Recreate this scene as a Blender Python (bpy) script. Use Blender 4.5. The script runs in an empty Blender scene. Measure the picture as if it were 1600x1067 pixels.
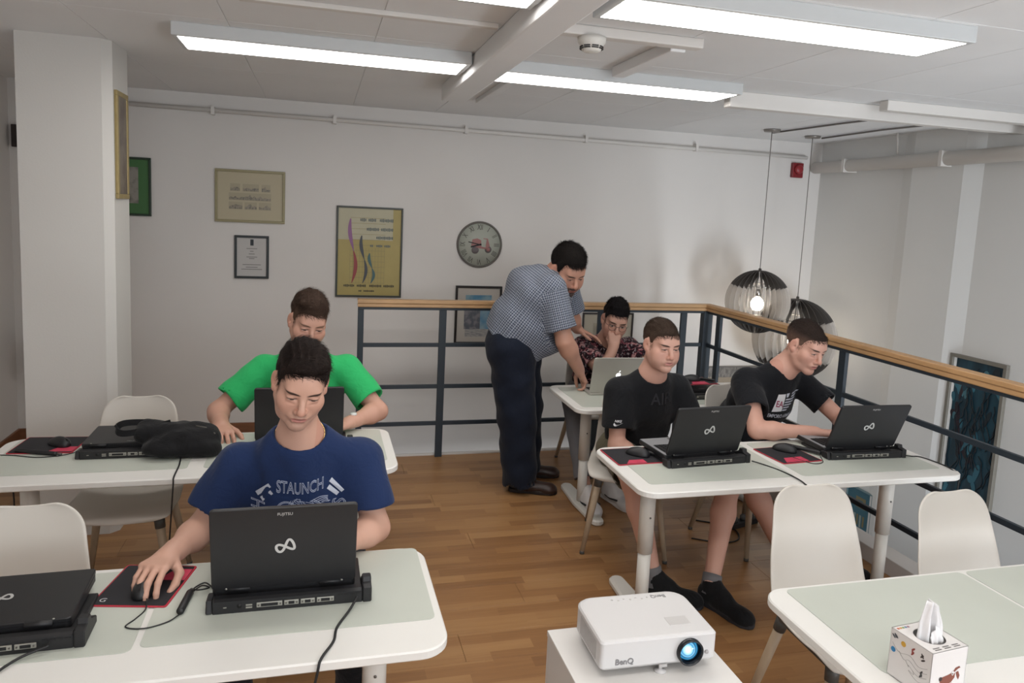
import bpy, bmesh, math, random
import numpy as np
from mathutils import Vector, Matrix
from mathutils.bvhtree import BVHTree
random.seed(7)
SC = bpy.context.scene
COL = SC.collection
PI = math.pi
def V(*a): return Vector(a)
def lin(h):
    h = h.lstrip('#'); r = []
    for i in (0, 2, 4):
        v = int(h[i:i+2], 16)/255
        r.append(v/12.92 if v <= .04045 else ((v+.055)/1.055)**2.4)
    return (r[0], r[1], r[2], 1.0)

# ---------------------------------------------------------------- camera
cam_d = bpy.data.cameras.new('camera'); cam = bpy.data.objects.new('camera', cam_d); COL.objects.link(cam)
YAW, PITCH, ROLL = 0.262478, 0.117037, -0.0471367
_f = V(math.sin(YAW)*math.cos(PITCH), math.cos(YAW)*math.cos(PITCH), -math.sin(PITCH))
_r = V(math.cos(YAW), -math.sin(YAW), 0); _d = _f.cross(_r)
_r2 = math.cos(ROLL)*_r + math.sin(ROLL)*_d; _d2 = -math.sin(ROLL)*_r + math.cos(ROLL)*_d
cm = Matrix((( _r2.x, -_d2.x, -_f.x, 0), (_r2.y, -_d2.y, -_f.y, 0), (_r2.z, -_d2.z, -_f.z, 1.77), (0, 0, 0, 1)))
cam.matrix_world = cm
cam_d.sensor_width = 36; cam_d.lens = 1135.85/1600*36; cam_d.shift_y = -(533.5-467)/1600
cam_d.clip_start = .05; cam_d.clip_end = 60
SC.camera = cam

# ---------------------------------------------------------------- world, exposure
w = bpy.data.worlds.new('world'); SC.world = w; w.use_nodes = True
bg = w.node_tree.nodes['Background']; bg.inputs[0].default_value = (.80, .86, .95, 1); bg.inputs[1].default_value = .35
SC.view_settings.view_transform = 'Standard'; SC.view_settings.look = 'None'
SC.view_settings.gamma = 1; SC.view_settings.use_curve_mapping = False
SC.view_settings.exposure = 0.28
PANEL_POWER = 7.5      # emission strength of the ceiling panels
# unseen fill light added behind the photographer, raised to lift the ceiling
def area(name, loc, rot, sx, sy, power, col):
    l = bpy.data.lights.new(name, 'AREA'); l.shape = 'RECTANGLE'; l.size = sx; l.size_y = sy; l.energy = power; l.color = col
    o = bpy.data.objects.new(name, l); COL.objects.link(o); o.location = loc; o.rotation_euler = rot
    return o
area('fill_behind_camera', (1.2, -2.3, 1.5), (PI/2, 0, 0), 3.6, 1.5, 62, (.90, .95, 1))
# cool unseen fill added low in the stairwell, brightens ceiling and right wall
area('fill_stairwell', (3.72, -2.3, -1.15), (PI/2, 0, 0), 1.05, 2.9, 185, (.86, .93, 1))

# ---------------------------------------------------------------- materials
MATS = {}
def nt(m): return m.node_tree.nodes, m.node_tree.links
def mat(name, col='#ffffff', rough=.5, metal=0, noise=0, nscale=8, bump=0, bscale=60, emit=0, ecol=None, spec=.5, coat=0, sheen=0, coords='Object', stretch=None, alpha=1):
    if name in MATS: return MATS[name]
    m = bpy.data.materials.new(name); m.use_nodes = True; N, L = nt(m); b = N['Principled BSDF']
    c = lin(col) if isinstance(col, str) else col
    b.inputs['Base Color'].default_value = c; b.inputs['Roughness'].default_value = rough; b.inputs['Metallic'].default_value = metal
    b.inputs['Specular IOR Level'].default_value = spec
    if coat: b.inputs['Coat Weight'].default_value = coat
    if sheen: b.inputs['Sheen Weight'].default_value = sheen
    if emit: b.inputs['Emission Strength'].default_value = emit; b.inputs['Emission Color'].default_value = lin(ecol or col)
    if noise or bump:
        tc = N.new('ShaderNodeTexCoord'); mp = N.new('ShaderNodeMapping'); L.new(tc.outputs[coords], mp.inputs[0])
        if stretch: mp.inputs['Scale'].default_value = stretch
    if noise:
        t = N.new('ShaderNodeTexNoise'); t.inputs['Scale'].default_value = nscale; t.inputs['Detail'].default_value = 4
        L.new(mp.outputs[0], t.inputs[0])
        r = N.new('ShaderNodeMapRange'); r.inputs[1].default_value = .25; r.inputs[2].default_value = .75
        r.inputs[3].default_value = 1-noise; r.inputs[4].default_value = 1+noise
        L.new(t.outputs[0], r.inputs[0])
        h = N.new('ShaderNodeVectorMath'); h.operation = 'SCALE'; h.inputs[0].default_value = c[:3]; L.new(r.outputs[0], h.inputs['Scale'])
        L.new(h.outputs[0], b.inputs['Base Color'])
    if bump:
        t2 = N.new('ShaderNodeTexNoise'); t2.inputs['Scale'].default_value = bscale; t2.inputs['Detail'].default_value = 5
        L.new(mp.outputs[0], t2.inputs[0])
        bp = N.new('ShaderNodeBump'); bp.inputs['Strength'].default_value = bump; bp.inputs['Distance'].default_value = .01
        L.new(t2.outputs[0], bp.inputs['Height']); L.new(bp.outputs[0], b.inputs['Normal'])
    MATS[name] = m
    return m

def n_math(N, L, op, a, b=None, c=None, clamp=False):
    n = N.new('ShaderNodeMath'); n.operation = op; n.use_clamp = clamp
    for i, x in enumerate((a, b, c)):
        if x is None: continue
        if isinstance(x, (int, float)): n.inputs[i].default_value = x
        else: L.new(x, n.inputs[i])
    return n.outputs[0]
def n_mix(N, L, fac, a, b):
    n = N.new('ShaderNodeMix'); n.data_type = 'RGBA'
    if isinstance(fac, (int, float)): n.inputs[0].default_value = fac
    else: L.new(fac, n.inputs[0])
    for i, x in ((6, a), (7, b)):
        if isinstance(x, (tuple, list)): n.inputs[i].default_value = x
        else: L.new(x, n.inputs[i])
    return n.outputs[2]

# ---------------------------------------------------------------- mesh builder
class MB:
    def __init__(s): s.v = []; s.f = []; s.sm = []
    def add(s, vs, fs, smooth=False):
        o = len(s.v); s.v += [tuple(p) for p in vs]; s.f += [tuple(i+o for i in f) for f in fs]; s.sm += [smooth]*len(fs); return s
    def box(s, x0, x1, y0, y1, z0, z1, M=None):
        vs = [Vector((x, y, z)) for z in (z0, z1) for y in (y0, y1) for x in (x0, x1)]
        if M: vs = [M @ p for p in vs]
        return s.add(vs, [(0, 2, 3, 1), (4, 5, 7, 6), (0, 1, 5, 4), (2, 6, 7, 3), (0, 4, 6, 2), (1, 3, 7, 5)])
    def bbox(s, x0, x1, y0, y1, z0, z1, b=.003, M=None):      # box with chamfered edges
        bm = bmesh.new(); bmesh.ops.create_cube(bm, size=1)
        for p in bm.verts: p.co = Vector(((x0+x1)/2+p.co.x*(x1-x0), (y0+y1)/2+p.co.y*(y1-y0), (z0+z1)/2+p.co.z*(z1-z0)))
        bmesh.ops.bevel(bm, geom=bm.edges[:], offset=b, segments=2, profile=.5, affect='EDGES')
        s.bm(bm, M); return s
    def bm(s, bm, M=None, smooth=False):
        bm.verts.ensure_lookup_table()
        s.add([(M @ p.co) if M else p.co.copy() for p in bm.verts], [[p.index for p in f.verts] for f in bm.faces], smooth); bm.free(); return s
    def prism(s, pts, z0, z1, M=None, smooth=False, bev=0):       # polygon in xy (ccw), extruded in z, optional chamfer
        n = len(pts); 
        def ring(z, off):
            out = []
            for i in range(n):
                p = Vector(pts[i]).to_2d(); a = Vector(pts[i-1]).to_2d(); c = Vector(pts[(i+1) % n]).to_2d()
                d = ((p-a).normalized()+(c-p).normalized())
                if d.length < 1e-6: d = (c-p)
                d.normalize(); nn = Vector((d.y, -d.x)); q = p-nn*off
                out.append(Vector((q.x, q.y, z)))
            return out
        if bev: rings = [ring(z0, bev), ring(z0+bev, 0), ring(z1-bev, 0), ring(z1, bev)]
        else: rings = [ring(z0, 0), ring(z1, 0)]
        vs = [p for r in rings for p in r]
        if M: vs = [M @ p for p in vs]
        fs = []
        for k in range(len(rings)-1):
            for i in range(n): j = (i+1) % n; fs.append((k*n+i, k*n+j, (k+1)*n+j, (k+1)*n+i))
        s.add(vs, fs, smooth)
        o = len(s.v)-len(vs); m = (len(rings)-1)*n
        s.f.append(tuple(o+i for i in range(n-1, -1, -1))); s.f.append(tuple(o+m+i for i in range(n))); s.sm += [False, False]
        return s
    def lathe(s, prof, n=24, M=None, smooth=True, cap=True):      # prof [(r,z)]
        vs = []; fs = []
        for r, z in prof:
            for i in range(n): a = 2*PI*i/n; vs.append(Vector((r*math.cos(a), r*math.sin(a), z)))
        for k in range(len(prof)-1):
            for i in range(n): j = (i+1) % n; fs.append((k*n+i, k*n+j, (k+1)*n+j, (k+1)*n+i))
        if cap:
            if prof[0][0] > 1e-6: fs.append(tuple(range(n-1, -1, -1)))
            if prof[-1][0] > 1e-6: fs.append(tuple((len(prof)-1)*n+i for i in range(n)))
        if M: vs = [M @ p for p in vs]
        return s.add(vs, fs, smooth)
    def tube(s, pts, r, n=8, closed=False, smooth=True):
        pts = [Vector(p) for p in pts]; rs = r if isinstance(r, (list, tuple)) else [r]*len(pts)
        vs = []; fs = []; up = None; m = len(pts)
        for i, p in enumerate(pts):
            if closed: t = pts[(i+1) % m]-pts[i-1]
            else: t = pts[min(i+1, m-1)]-pts[max(i-1, 0)]
            t.normalize()
            if up is None: up = t.orthogonal().normalized()
            up = (up-t*up.dot(t)); up = up.normalized() if up.length > 1e-6 else t.orthogonal().normalized()
            b = t.cross(up)
            for k in range(n): a = 2*PI*k/n; vs.append(p+rs[i]*(math.cos(a)*up+math.sin(a)*b))
        for i in range(m if closed else m-1):
            for k in range(n): j = (k+1) % n; i2 = (i+1) % m; fs.append((i*n+k, i*n+j, i2*n+j, i2*n+k))
        if not closed: fs.append(tuple(range(n-1, -1, -1))); fs.append(tuple((m-1)*n+k for k in range(n)))
        return s.add(vs, fs, smooth)
    def bar(s, a, b, w, h, up=(0, 0, 1), bev=0):       # rectangular bar from a to b
        a = Vector(a); b = Vector(b); t = (b-a); l = t.length; t.normalize(); u = Vector(up); u = (u-t*u.dot(t)).normalized(); c = t.cross(u)
        M = Matrix(((t.x, c.x, u.x, a.x), (t.y, c.y, u.y, a.y), (t.z, c.z, u.z, a.z), (0, 0, 0, 1)))
        if bev: return s.bbox(0, l, -w/2, w/2, -h/2, h/2, bev, M)
        return s.box(0, l, -w/2, w/2, -h/2, h/2, M)
    def build(s, name, m, parent=None, loc=None, rot=None):
        me = bpy.data.meshes.new(name); me.from_pydata(s.v, [], s.f); me.polygons.foreach_set('use_smooth', s.sm); me.update()
        o = bpy.data.objects.new(name, me); COL.objects.link(o)
        if m: me.materials.append(m)
        if parent: o.parent = parent
        if loc: o.location = loc
        if rot: o.rotation_euler = rot
        return o
def rrect(x0, x1, y0, y1, r, n=6, rs=None):
    rs = rs or (r, r, r, r); out = []
    for (cx, cy, a0, q) in ((x1, y0, -PI/2, rs[0]), (x1, y1, 0, rs[1]), (x0, y1, PI/2, rs[2]), (x0, y0, PI, rs[3])):
        sx = -1 if cx == x1 else 1; sy = 1 if cy == y0 else -1
        for i in range(n+1):
            a = a0+PI/2*i/n; out.append((cx+sx*q+q*math.cos(a), cy+sy*q+q*math.sin(a)))
    return out
def spline(pts, n=8):
    P = [Vector(p) for p in pts]; out = []
    for i in range(len(P)-1):
        p0 = P[max(i-1, 0)]; p1 = P[i]; p2 = P[i+1]; p3 = P[min(i+2, len(P)-1)]
        for k in range(n):
            t = k/n; out.append(.5*((2*p1)+(p2-p0)*t+(2*p0-5*p1+4*p2-p3)*t*t+(3*p1-p0-3*p2+p3)*t**3))
    out.append(P[-1]); return out
def tag(o, label, cat=None, group=None, kind=None):
    if label: o['label'] = label
    if cat: o['category'] = cat
    if group: o['group'] = group
    if kind: o['kind'] = kind
    return o
def thing(name, label, cat, loc=(0, 0, 0), rz=0, group=None):
    o = bpy.data.objects.new(name, None); COL.objects.link(o); o.location = loc; o.rotation_euler = (0, 0, rz); o.empty_display_size = .05
    return tag(o, label, cat, group)
def dup(root, loc=None, rz=None, label=None, group=None):
    def cp(o, par):
        c = o.copy(); COL.objects.link(c); c.parent = par
        for ch in o.children: cp(ch, c)
        return c
    r = cp(root, None)
    if loc is not None: r.location = loc
    if rz is not None: r.rotation_euler = (0, 0, rz)
    if label: r['label'] = label
    if group: r['group'] = group
    return r
FONT_CACHE = {}
def text_geo(s, size, extr=.0005, align='CENTER', outline=0, bold=0, xs=1):
    """-> verts, faces in xy plane (z up out of the page)"""
    cu = bpy.data.curves.new('lettering', 'FONT'); cu.body = s; cu.size = size; cu.align_x = align; cu.align_y = 'CENTER'; cu.extrude = extr; cu.offset = bold
    cu.resolution_u = 3
    if outline: cu.fill_mode = 'NONE'; cu.extrude = 0; cu.bevel_depth = outline; cu.bevel_resolution = 0
    o = bpy.data.objects.new('lettering', cu); COL.objects.link(o)
    dg = bpy.context.evaluated_depsgraph_get(); me = bpy.data.meshes.new_from_object(o.evaluated_get(dg))
    vs = [Vector((p.co.x*xs, p.co.y, p.co.z)) for p in me.vertices]; fs = [tuple(f.vertices) for f in me.polygons]
    bpy.data.objects.remove(o); bpy.data.curves.remove(cu); bpy.data.meshes.remove(me)
    return vs, fs
def text_obj(name, s, size, m, parent, M, **k):
    vs, fs = text_geo(s, size, **k); b = MB(); b.add([M @ p for p in vs], fs); return b.build(name, m, parent)
def frame_M(o, x, y, z=None):      # matrix with columns x,y,(z=x cross y) and origin o
    x = Vector(x).normalized(); y = Vector(y).normalized(); z = x.cross(y)
    return Matrix(((x.x, y.x, z.x, o[0]), (x.y, y.y, z.y, o[1]), (x.z, y.z, z.z, o[2]), (0, 0, 0, 1)))
# ================================================================ the room
ZC = 2.52
XR = 4.38; YB = 5.75; XL = -2.05; YF = -2.5; RX = 2.94; RY = 5.04; ZV = -2.75
M_wall = mat('wall_paint', '#d8d4d0', .85, noise=.03, nscale=1.5, bump=.06, bscale=120)
M_wallr = mat('wall_paint_right', '#dadad8', .85, noise=.03, nscale=1.2, bump=.06, bscale=120)
M_ceil = mat('ceiling_paint', '#e4e4e4', .9, noise=.03, nscale=2, bump=.05, bscale=150)
M_white = mat('white_metal', '#dcd9d2', .45)
M_pipe = mat('pipe_paint', '#d8d4cf', .6)
M_steel = mat('railing_steel', '#252f38', .45, metal=.0, noise=.06, nscale=20)
# floor: laminate boards with printed strips
def floor_mat():
    m = bpy.data.materials.new('laminate_floor'); m.use_nodes = True; N, L = nt(m); b = N['Principled BSDF']
    g = N.new('ShaderNodeNewGeometry'); sp = N.new('ShaderNodeSeparateXYZ'); L.new(g.outputs['Position'], sp.inputs[0])
    row = n_math(N, L, 'FLOOR', n_math(N, L, 'DIVIDE', sp.outputs[1], .0637))
    wn = N.new('ShaderNodeTexWhiteNoise'); wn.noise_dimensions = '1D'; L.new(row, wn.inputs['W'])
    xs = n_math(N, L, 'ADD', n_math(N, L, 'DIVIDE', sp.outputs[0], .43), n_math(N, L, 'MULTIPLY', wn.outputs[0], 7.0))
    cell = n_math(N, L, 'FLOOR', xs)
    cv = N.new('ShaderNodeCombineXYZ'); L.new(cell, cv.inputs[0]); L.new(row, cv.inputs[1])
    w2 = N.new('ShaderNodeTexWhiteNoise'); w2.noise_dimensions = '3D'; L.new(cv.outputs[0], w2.inputs[0])
    mp = N.new('ShaderNodeVectorMath'); mp.operation = 'MULTIPLY'; mp.inputs[1].default_value = (2.2, 34, 1); L.new(g.outputs['Position'], mp.inputs[0])
    ad = N.new('ShaderNodeVectorMath'); ad.operation = 'ADD'; L.new(mp.outputs[0], ad.inputs[0]); 
    sc = N.new('ShaderNodeVectorMath'); sc.operation = 'SCALE'; L.new(w2.outputs['Color'], sc.inputs[0]); sc.inputs['Scale'].default_value = 20; L.new(sc.outputs[0], ad.inputs[1])
    nz = N.new('ShaderNodeTexNoise'); nz.inputs['Scale'].default_value = 1.6; nz.inputs['Detail'].default_value = 5; nz.inputs['Distortion'].default_value = .6; L.new(ad.outputs[0], nz.inputs[0])
    f = n_math(N, L, 'ADD', n_math(N, L, 'MULTIPLY', w2.outputs['Value'], .55), n_math(N, L, 'MULTIPLY', nz.outputs[0], .5))
    cr = N.new('ShaderNodeValToRGB'); e = cr.color_ramp.elements; e[0].position = .15; e[0].color = lin('#805a39'); e[1].position = .9; e[1].color = lin('#a98156')
    x = e.new(.5); x.color = lin('#966d46'); L.new(f, cr.inputs[0]); L.new(cr.outputs[0], b.inputs['Base Color'])
    b.inputs['Roughness'].default_value = .33; b.inputs['Specular IOR Level'].default_value = .45
    return m
M_floor = floor_mat()
# structural floor with the open well behind the railing
o = MB().box(XL-.1, RX+.06, YF, RY+.03, -.30, -.010).box(XL-.1, .26, RY+.03, YB, -.30, -.010).build('floor', M_floor); tag(o, None, kind='structure')
floor_o = o
pm = {}
rows = 0; y = 1.10
while y < YB-.01:
    h = .191; y1 = min(y+h, YB)
    xmax = RX-.06 if y1 < RY+.03 else (.255 if y > RY+.02 else RX-.06)
    yy1 = y1 if (xmax < 1 or y1 <= RY+.03) else RY+.03
    x = XL-.05 - (rows*0.47 % 1.29)
    while x < xmax:
        xa, xb = max(x, XL-.05), min(x+1.29, xmax)
        if xb-xa > .02:
            key = (round(xb-xa, 3), round(yy1-y, 3))
            if key not in pm:
                q = MB().bbox(0, key[0]-.0012, 0, key[1]-.0012, -.009, 0, .0009); ob = q.build('plank', M_floor, floor_o); pm[key] = ob.data
            else:
                ob = bpy.data.objects.new('plank', pm[key]); COL.objects.link(ob); ob.parent = floor_o
            ob.location = (xa, y, 0)
        x += 1.29
    y += h; rows += 1
tag(MB().box(.26, XR, 1.0, YB, ZV-.1, ZV).build('floor_lower', mat('lower_floor', '#8a7a68', .5, noise=.1, nscale=3)), None, kind='structure')
tag(MB().box(XL-.2, XR+.2, YB, YB+.15, ZV, ZC+.1).build('wall_back', M_wall), None, kind='structure')
o = MB().box(XR, XR+.15, YF, YB, ZV, ZC+.1).build('wall_right', M_wallr); tag(o, None, kind='structure')
MB().prism([(XR+.01, 4.02), (XR+.01, 4.80), (XR-.04, 4.64), (XR-.04, 4.18)], ZV, ZC).build('pilaster', M_wallr, o)
tag(MB().box(XL-.15, XL, YF, YB, -.3, ZC+.1).build('wall_left', M_wall), None, kind='structure')
tag(MB().box(XL-.2, -.7, YF-.15, YF, ZV, ZC+.1).box(3.1, 3.2, YF-.15, YF, ZV, ZC+.1).box(3.2, XR+.2, YF-.15, YF, 2.3, ZC+.1).box(-.7, 3.1, YF-.15, YF, ZV, .7).box(-.7, 3.1, YF-.15, YF, 2.3, ZC+.1).build('wall_front', M_wall), None, kind='structure')
# window in the wall behind the camera
wd = MB().box(-.7, -.64, YF-.1, YF-.04, .7, 2.3).box(3.04, 3.1, YF-.1, YF-.04, .7, 2.3).box(-.64, 3.04, YF-.1, YF-.04, .7, .76).box(-.64, 3.04, YF-.1, YF-.04, 2.24, 2.3).box(1.17, 1.23, YF-.1, YF-.04, .76, 2.24).build('window_1', M_white); tag(wd, None, kind='structure')
wd = MB().box(3.2, 3.25, YF-.1, YF-.04, ZV, 2.3).box(4.30, 4.38, YF-.1, YF-.04, ZV, 2.3).box(3.25, 4.30, YF-.1, YF-.04, 2.24, 2.3).box(3.25, 4.30, YF-.1, YF-.04, -.05, .0).build('window_added', M_white); tag(wd, None, kind='structure')  # unseen street window, made up to go with the stairwell fill
# ceiling slab and panels
ce = MB().box(XL-.2, XR+.2, YF-.1, YB+.1, ZC+.004, ZC+.12).build('ceiling', M_ceil); tag(ce, None, kind='structure')
q = MB().bbox(.0015, .6185, .0015, 1.1985, 0, .006, .0012); first = None
for i in range(11):
    for j in range(7):
        x = XL-.2+.62*i; y = YF-.1+1.2*j
        if y < 0: continue
        if first is None: first = q.build('ceiling_panel', M_ceil, ce); ob = first
        else: ob = bpy.data.objects.new('ceiling_panel', first.data); COL.objects.link(ob); ob.parent = ce
        ob.location = (x, y, ZC)
# beams, pipes, trims
tag(MB().bbox(.70, .845, -2.4, 4.47, 2.425, ZC, .008).build('ceiling_beam', M_ceil), 'white boxed beam running along the ceiling between the lamps', 'beam')
tag(MB().bbox(2.24, XR, 3.78, 3.85, 2.43, ZC, .006).build('cable_duct', M_pipe), 'white cable duct crossing the ceiling from far right lamp to wall', 'cable duct')
tag(MB().bbox(1.40, 1.47, 2.86, 3.50, 2.47, ZC, .006).build('cable_duct', M_ceil), 'short white duct branching from smoke detector to lamp', 'cable duct')
tag(MB().bbox(.86, 1.52, 2.80, 2.86, 2.48, ZC, .006).build('cable_duct', M_pipe), 'white duct carrying the smoke detector', 'cable duct')
tag(MB().bbox(-.3, .68, 2.93, 2.97, 2.50, ZC, .004).build('cable_duct', M_pipe), 'thin white duct between the two left ceiling lamps', 'cable duct')
tag(MB().bbox(1.0, 1.06, 4.0, 4.9, 2.49, ZC, .004).build('cable_duct', M_ceil), 'faint white duct behind the far right ceiling lamp', 'cable duct')
pb = thing('wall_pipe', 'thin white pipe running along top of the back wall', 'pipe')
MB().tube([(-1.35, YB-.035, 2.405), (4.2, YB-.035, 2.385)], .016, 12).build('pipe_run', M_pipe, pb)
for x in (-.75, .1, 1.1, 2.1, 3.1): MB().box(x-.012, x+.012, YB-.055, YB, 2.372, 2.43).build('pipe_clip', M_pipe, pb)
pb = thing('wall_pipe', 'thick white pipe along top of the right wall', 'pipe')
MB().tube([(XR-.08, YB-.03, 2.30), (XR-.08, 0, 2.30)], .05, 16).build('pipe_run', M_pipe, pb)
for y in (5.3, 4.3, 3.3): MB().box(XR-.135, XR, y-.015, y+.015, 2.245, 2.355).build('pipe_clip', M_pipe, pb)
tag(MB().tube([(XR-.09, 4.75, 2.36), (XR-.10, 4.76, ZC)], .008, 8).build('conduit', M_pipe), 'short white conduit dropping to the thick right wall pipe', 'conduit')
tag(MB().bbox(3.15, XR, 3.60, 3.67, 2.46, ZC, .006).build('cable_duct', M_pipe), 'white cable duct at far right behind the ceiling crossing', 'cable duct')
tag(MB().tube([(3.50, 5.22, 2.508), (3.55, 4.5, 2.508), (3.62, 3.9, 2.508)], .007, 8).build('ceiling_cable', mat('grey_cable', '#6f6a66', .6)), 'grey cable clipped to ceiling from the smaller pendant', 'cable')
tag(MB().tube([(4.02, 5.3, 2.508), (4.0, 4.6, 2.508), (4.08, 3.9, 2.508)], .007, 8).build('ceiling_cable', MATS['grey_cable']), 'grey cable clipped to ceiling from the larger pendant', 'cable')
M_base = mat('baseboard_wood', '#7c5238', .45, noise=.12, nscale=6, stretch=(1, 8, 8))
tag(MB().bbox(XL, .26, YB-.018, YB, 0, .085, .003).build('baseboard_back', M_base), None, kind='structure')
tag(MB().bbox(XL, XL+.018, 1.0, YB-.02, 0, .085, .003).build('baseboard_left', M_base), None, kind='structure')
# curb at the edge of the well
tag(MB().bbox(RX-.06, RX+.06, 1.0, RY+.06, -.30, .085, .004).build('trim_1', mat('curb_paint', '#cfcbc7', .6)), None, kind='structure')
tag(MB().bbox(.26, RX+.06, RY+.03, RY+.06, -.30, .012, .003).build('trim_2', MATS['curb_paint']), None, kind='structure')
# column
cp = [(-1.41, 4.05), (-1.04, 4.05), (-1.0, 4.09), (-.99, 4.34), (-1.41, 4.34)]
tag(MB().prism(cp, 0, ZC, bev=0).build('column', mat('column_paint', '#cbc8c3', .8, bump=.05, bscale=100)), None, kind='structure')
# ---------------------------------------------------------------- railing
rl = thing('railing', 'dark steel railing with beech handrail around the open stairwell', 'railing', (RX, RY, 0))
P0 = Vector((RX, RY, 0))
def rp(mb, name, m): 
    mb.v = [tuple(Vector(p)-P0) for p in mb.v]; return mb.build(name, m, rl)
M_hr = mat('beech_handrail', '#c09a70', .42, noise=.14, nscale=5, stretch=(1, 1, 1))
M_hr2 = mat('beech_handrail_side', '#bd9468', .45, noise=.14, nscale=6)
for xx, ww in ((.285, .04), (.855, .05), (1.45, .05), (2.05, .05), (2.735, .05)):
    rp(MB().bbox(xx-ww/2, xx+ww/2, RY-.012, RY+.012, 0, 1.085, .002), 'post', M_steel)
rp(MB().bbox(RX-.045, RX+.03, RY-.03, RY+.03, 0, 1.085, .002), 'post', M_steel)
for yy in (4.86, 3.50, 2.1):
    rp(MB().bbox(RX-.012, RX+.012, yy-.028, yy+.028, .085, 1.085, .002), 'post', M_steel)
for z in (.82, .52, .25):
    rp(MB().bbox(.28, RX, RY-.01, RY+.01, z-.014, z+.014, .002), 'rail', M_steel)
    rp(MB().bbox(RX-.01, RX+.01, 1.2, RY-.02, z-.014, z+.014, .002), 'rail', M_steel)
rp(MB().bbox(.27, RX+.02, RY-.02, RY+.02, 1.07, 1.088, .002), 'top_rail', M_steel)
rp(MB().bbox(RX-.02, RX+.02, 1.2, RY-.02, 1.07, 1.088, .002), 'top_rail', M_steel)
for z0, z1, e in ((1.088, 1.113, .028), (1.1135, 1.14, .034)):
    rp(MB().prism([(.262, RY-e), (RX-e, RY-e), (RX+e, RY+e), (.262, RY+e)], z0, z1, bev=.004), 'handrail', M_hr)
    rp(MB().prism([(RX-e, 1.2), (RX+e, 1.2), (RX+e, RY+e), (RX-e, RY-e)], z0, z1, bev=.004), 'handrail', M_hr2)
# ---------------------------------------------------------------- ceiling lamps
M_lens = mat('lamp_diffuser', '#ffffff', .5, emit=PANEL_POWER, ecol='#fefbf7')
M_lampf = mat('lamp_frame', '#c9cbcb', .4, metal=.2)
def lamp(x0, x1, y0, y1, label):
    t = thing('ceiling_lamp', label, 'ceiling lamp', ((x0+x1)/2, (y0+y1)/2, ZC), 0, 'long rectangular ceiling lamps'); X = (x1-x0)/2; Y = (y1-y0)/2
    MB().prism([(-X-.022, -Y-.022), (X+.022, -Y-.022), (X+.022, Y+.022), (-X-.022, Y+.022)], -.058, 0, bev=.003).build('housing', M_lampf, t)
    MB().box(-X, X, -Y, Y, -.0592, -.0582).build('diffuser', M_lens, t)
    MB().bbox(X+.022, X+.034, -Y+.02, Y-.02, -.05, -.01, .002).build('end_cap', M_lampf, t)
    return t
lamp(-.605, .665, 3.52, 3.79, 'long lit ceiling lamp at upper left of the beam, far row')
lamp(.86, 2.17, 3.60, 3.86, 'lit ceiling lamp in far row to the right of the beam')
lamp(.935, 2.27, 2.24, 2.47, 'large lit ceiling lamp at upper right, nearest the camera')
lamp(-.60, .665, 2.24, 2.47, 'lit ceiling lamp cut by top edge of the picture left of beam')
lamp(-.60, .665, .75, 1.0, 'unseen ceiling lamp added above the photographer, left of the beam')  # this row and the next are out of view, added for lighting
lamp(.935, 2.27, .75, 1.0, 'unseen ceiling lamp added above the photographer, right of the beam')
lamp(-.60, .665, -.9, -.65, 'unseen ceiling lamp added behind the photographer, left of the beam')
lamp(.935, 2.27, -.9, -.65, 'unseen ceiling lamp added behind the photographer, right of the beam')
# smoke detector
t = thing('smoke_detector', 'round white smoke detector on the ceiling duct', 'smoke detector', (1.04, 2.83, 2.48))
MB().lathe([(.058, 0), (.056, -.02), (.045, -.032), (.038, -.05), (.030, -.056), (0, -.057)], 28).build('body', M_white, t)
md = mat('dark_slot', '#3a3634', .7)
for k in range(8):
    a = k*PI/4
    for z in (-.037, -.044): MB().box(.036, .046, -.013, .013, z-.002, z+.002, Matrix.Rotation(a, 4, 'Z')).build('vent_slot', md, t)
# red fire alarm device in the corner
t = thing('alarm_sounder', 'small red alarm sounder high in the room corner', 'alarm', (4.12, YB, 2.27))
MB().bbox(-.055, .055, -.035, 0, -.065, .065, .006).build('housing', mat('alarm_red', '#7d1f26', .4), t)
MB().lathe([(.042, 0), (.040, .02), (.028, .03), (0, .031)], 20, M=Matrix.Translation((0, -.035, .008)) @ Matrix.Rotation(PI/2, 4, 'X')).build('horn', mat('alarm_red2', '#8f2a30', .35), t)
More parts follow.
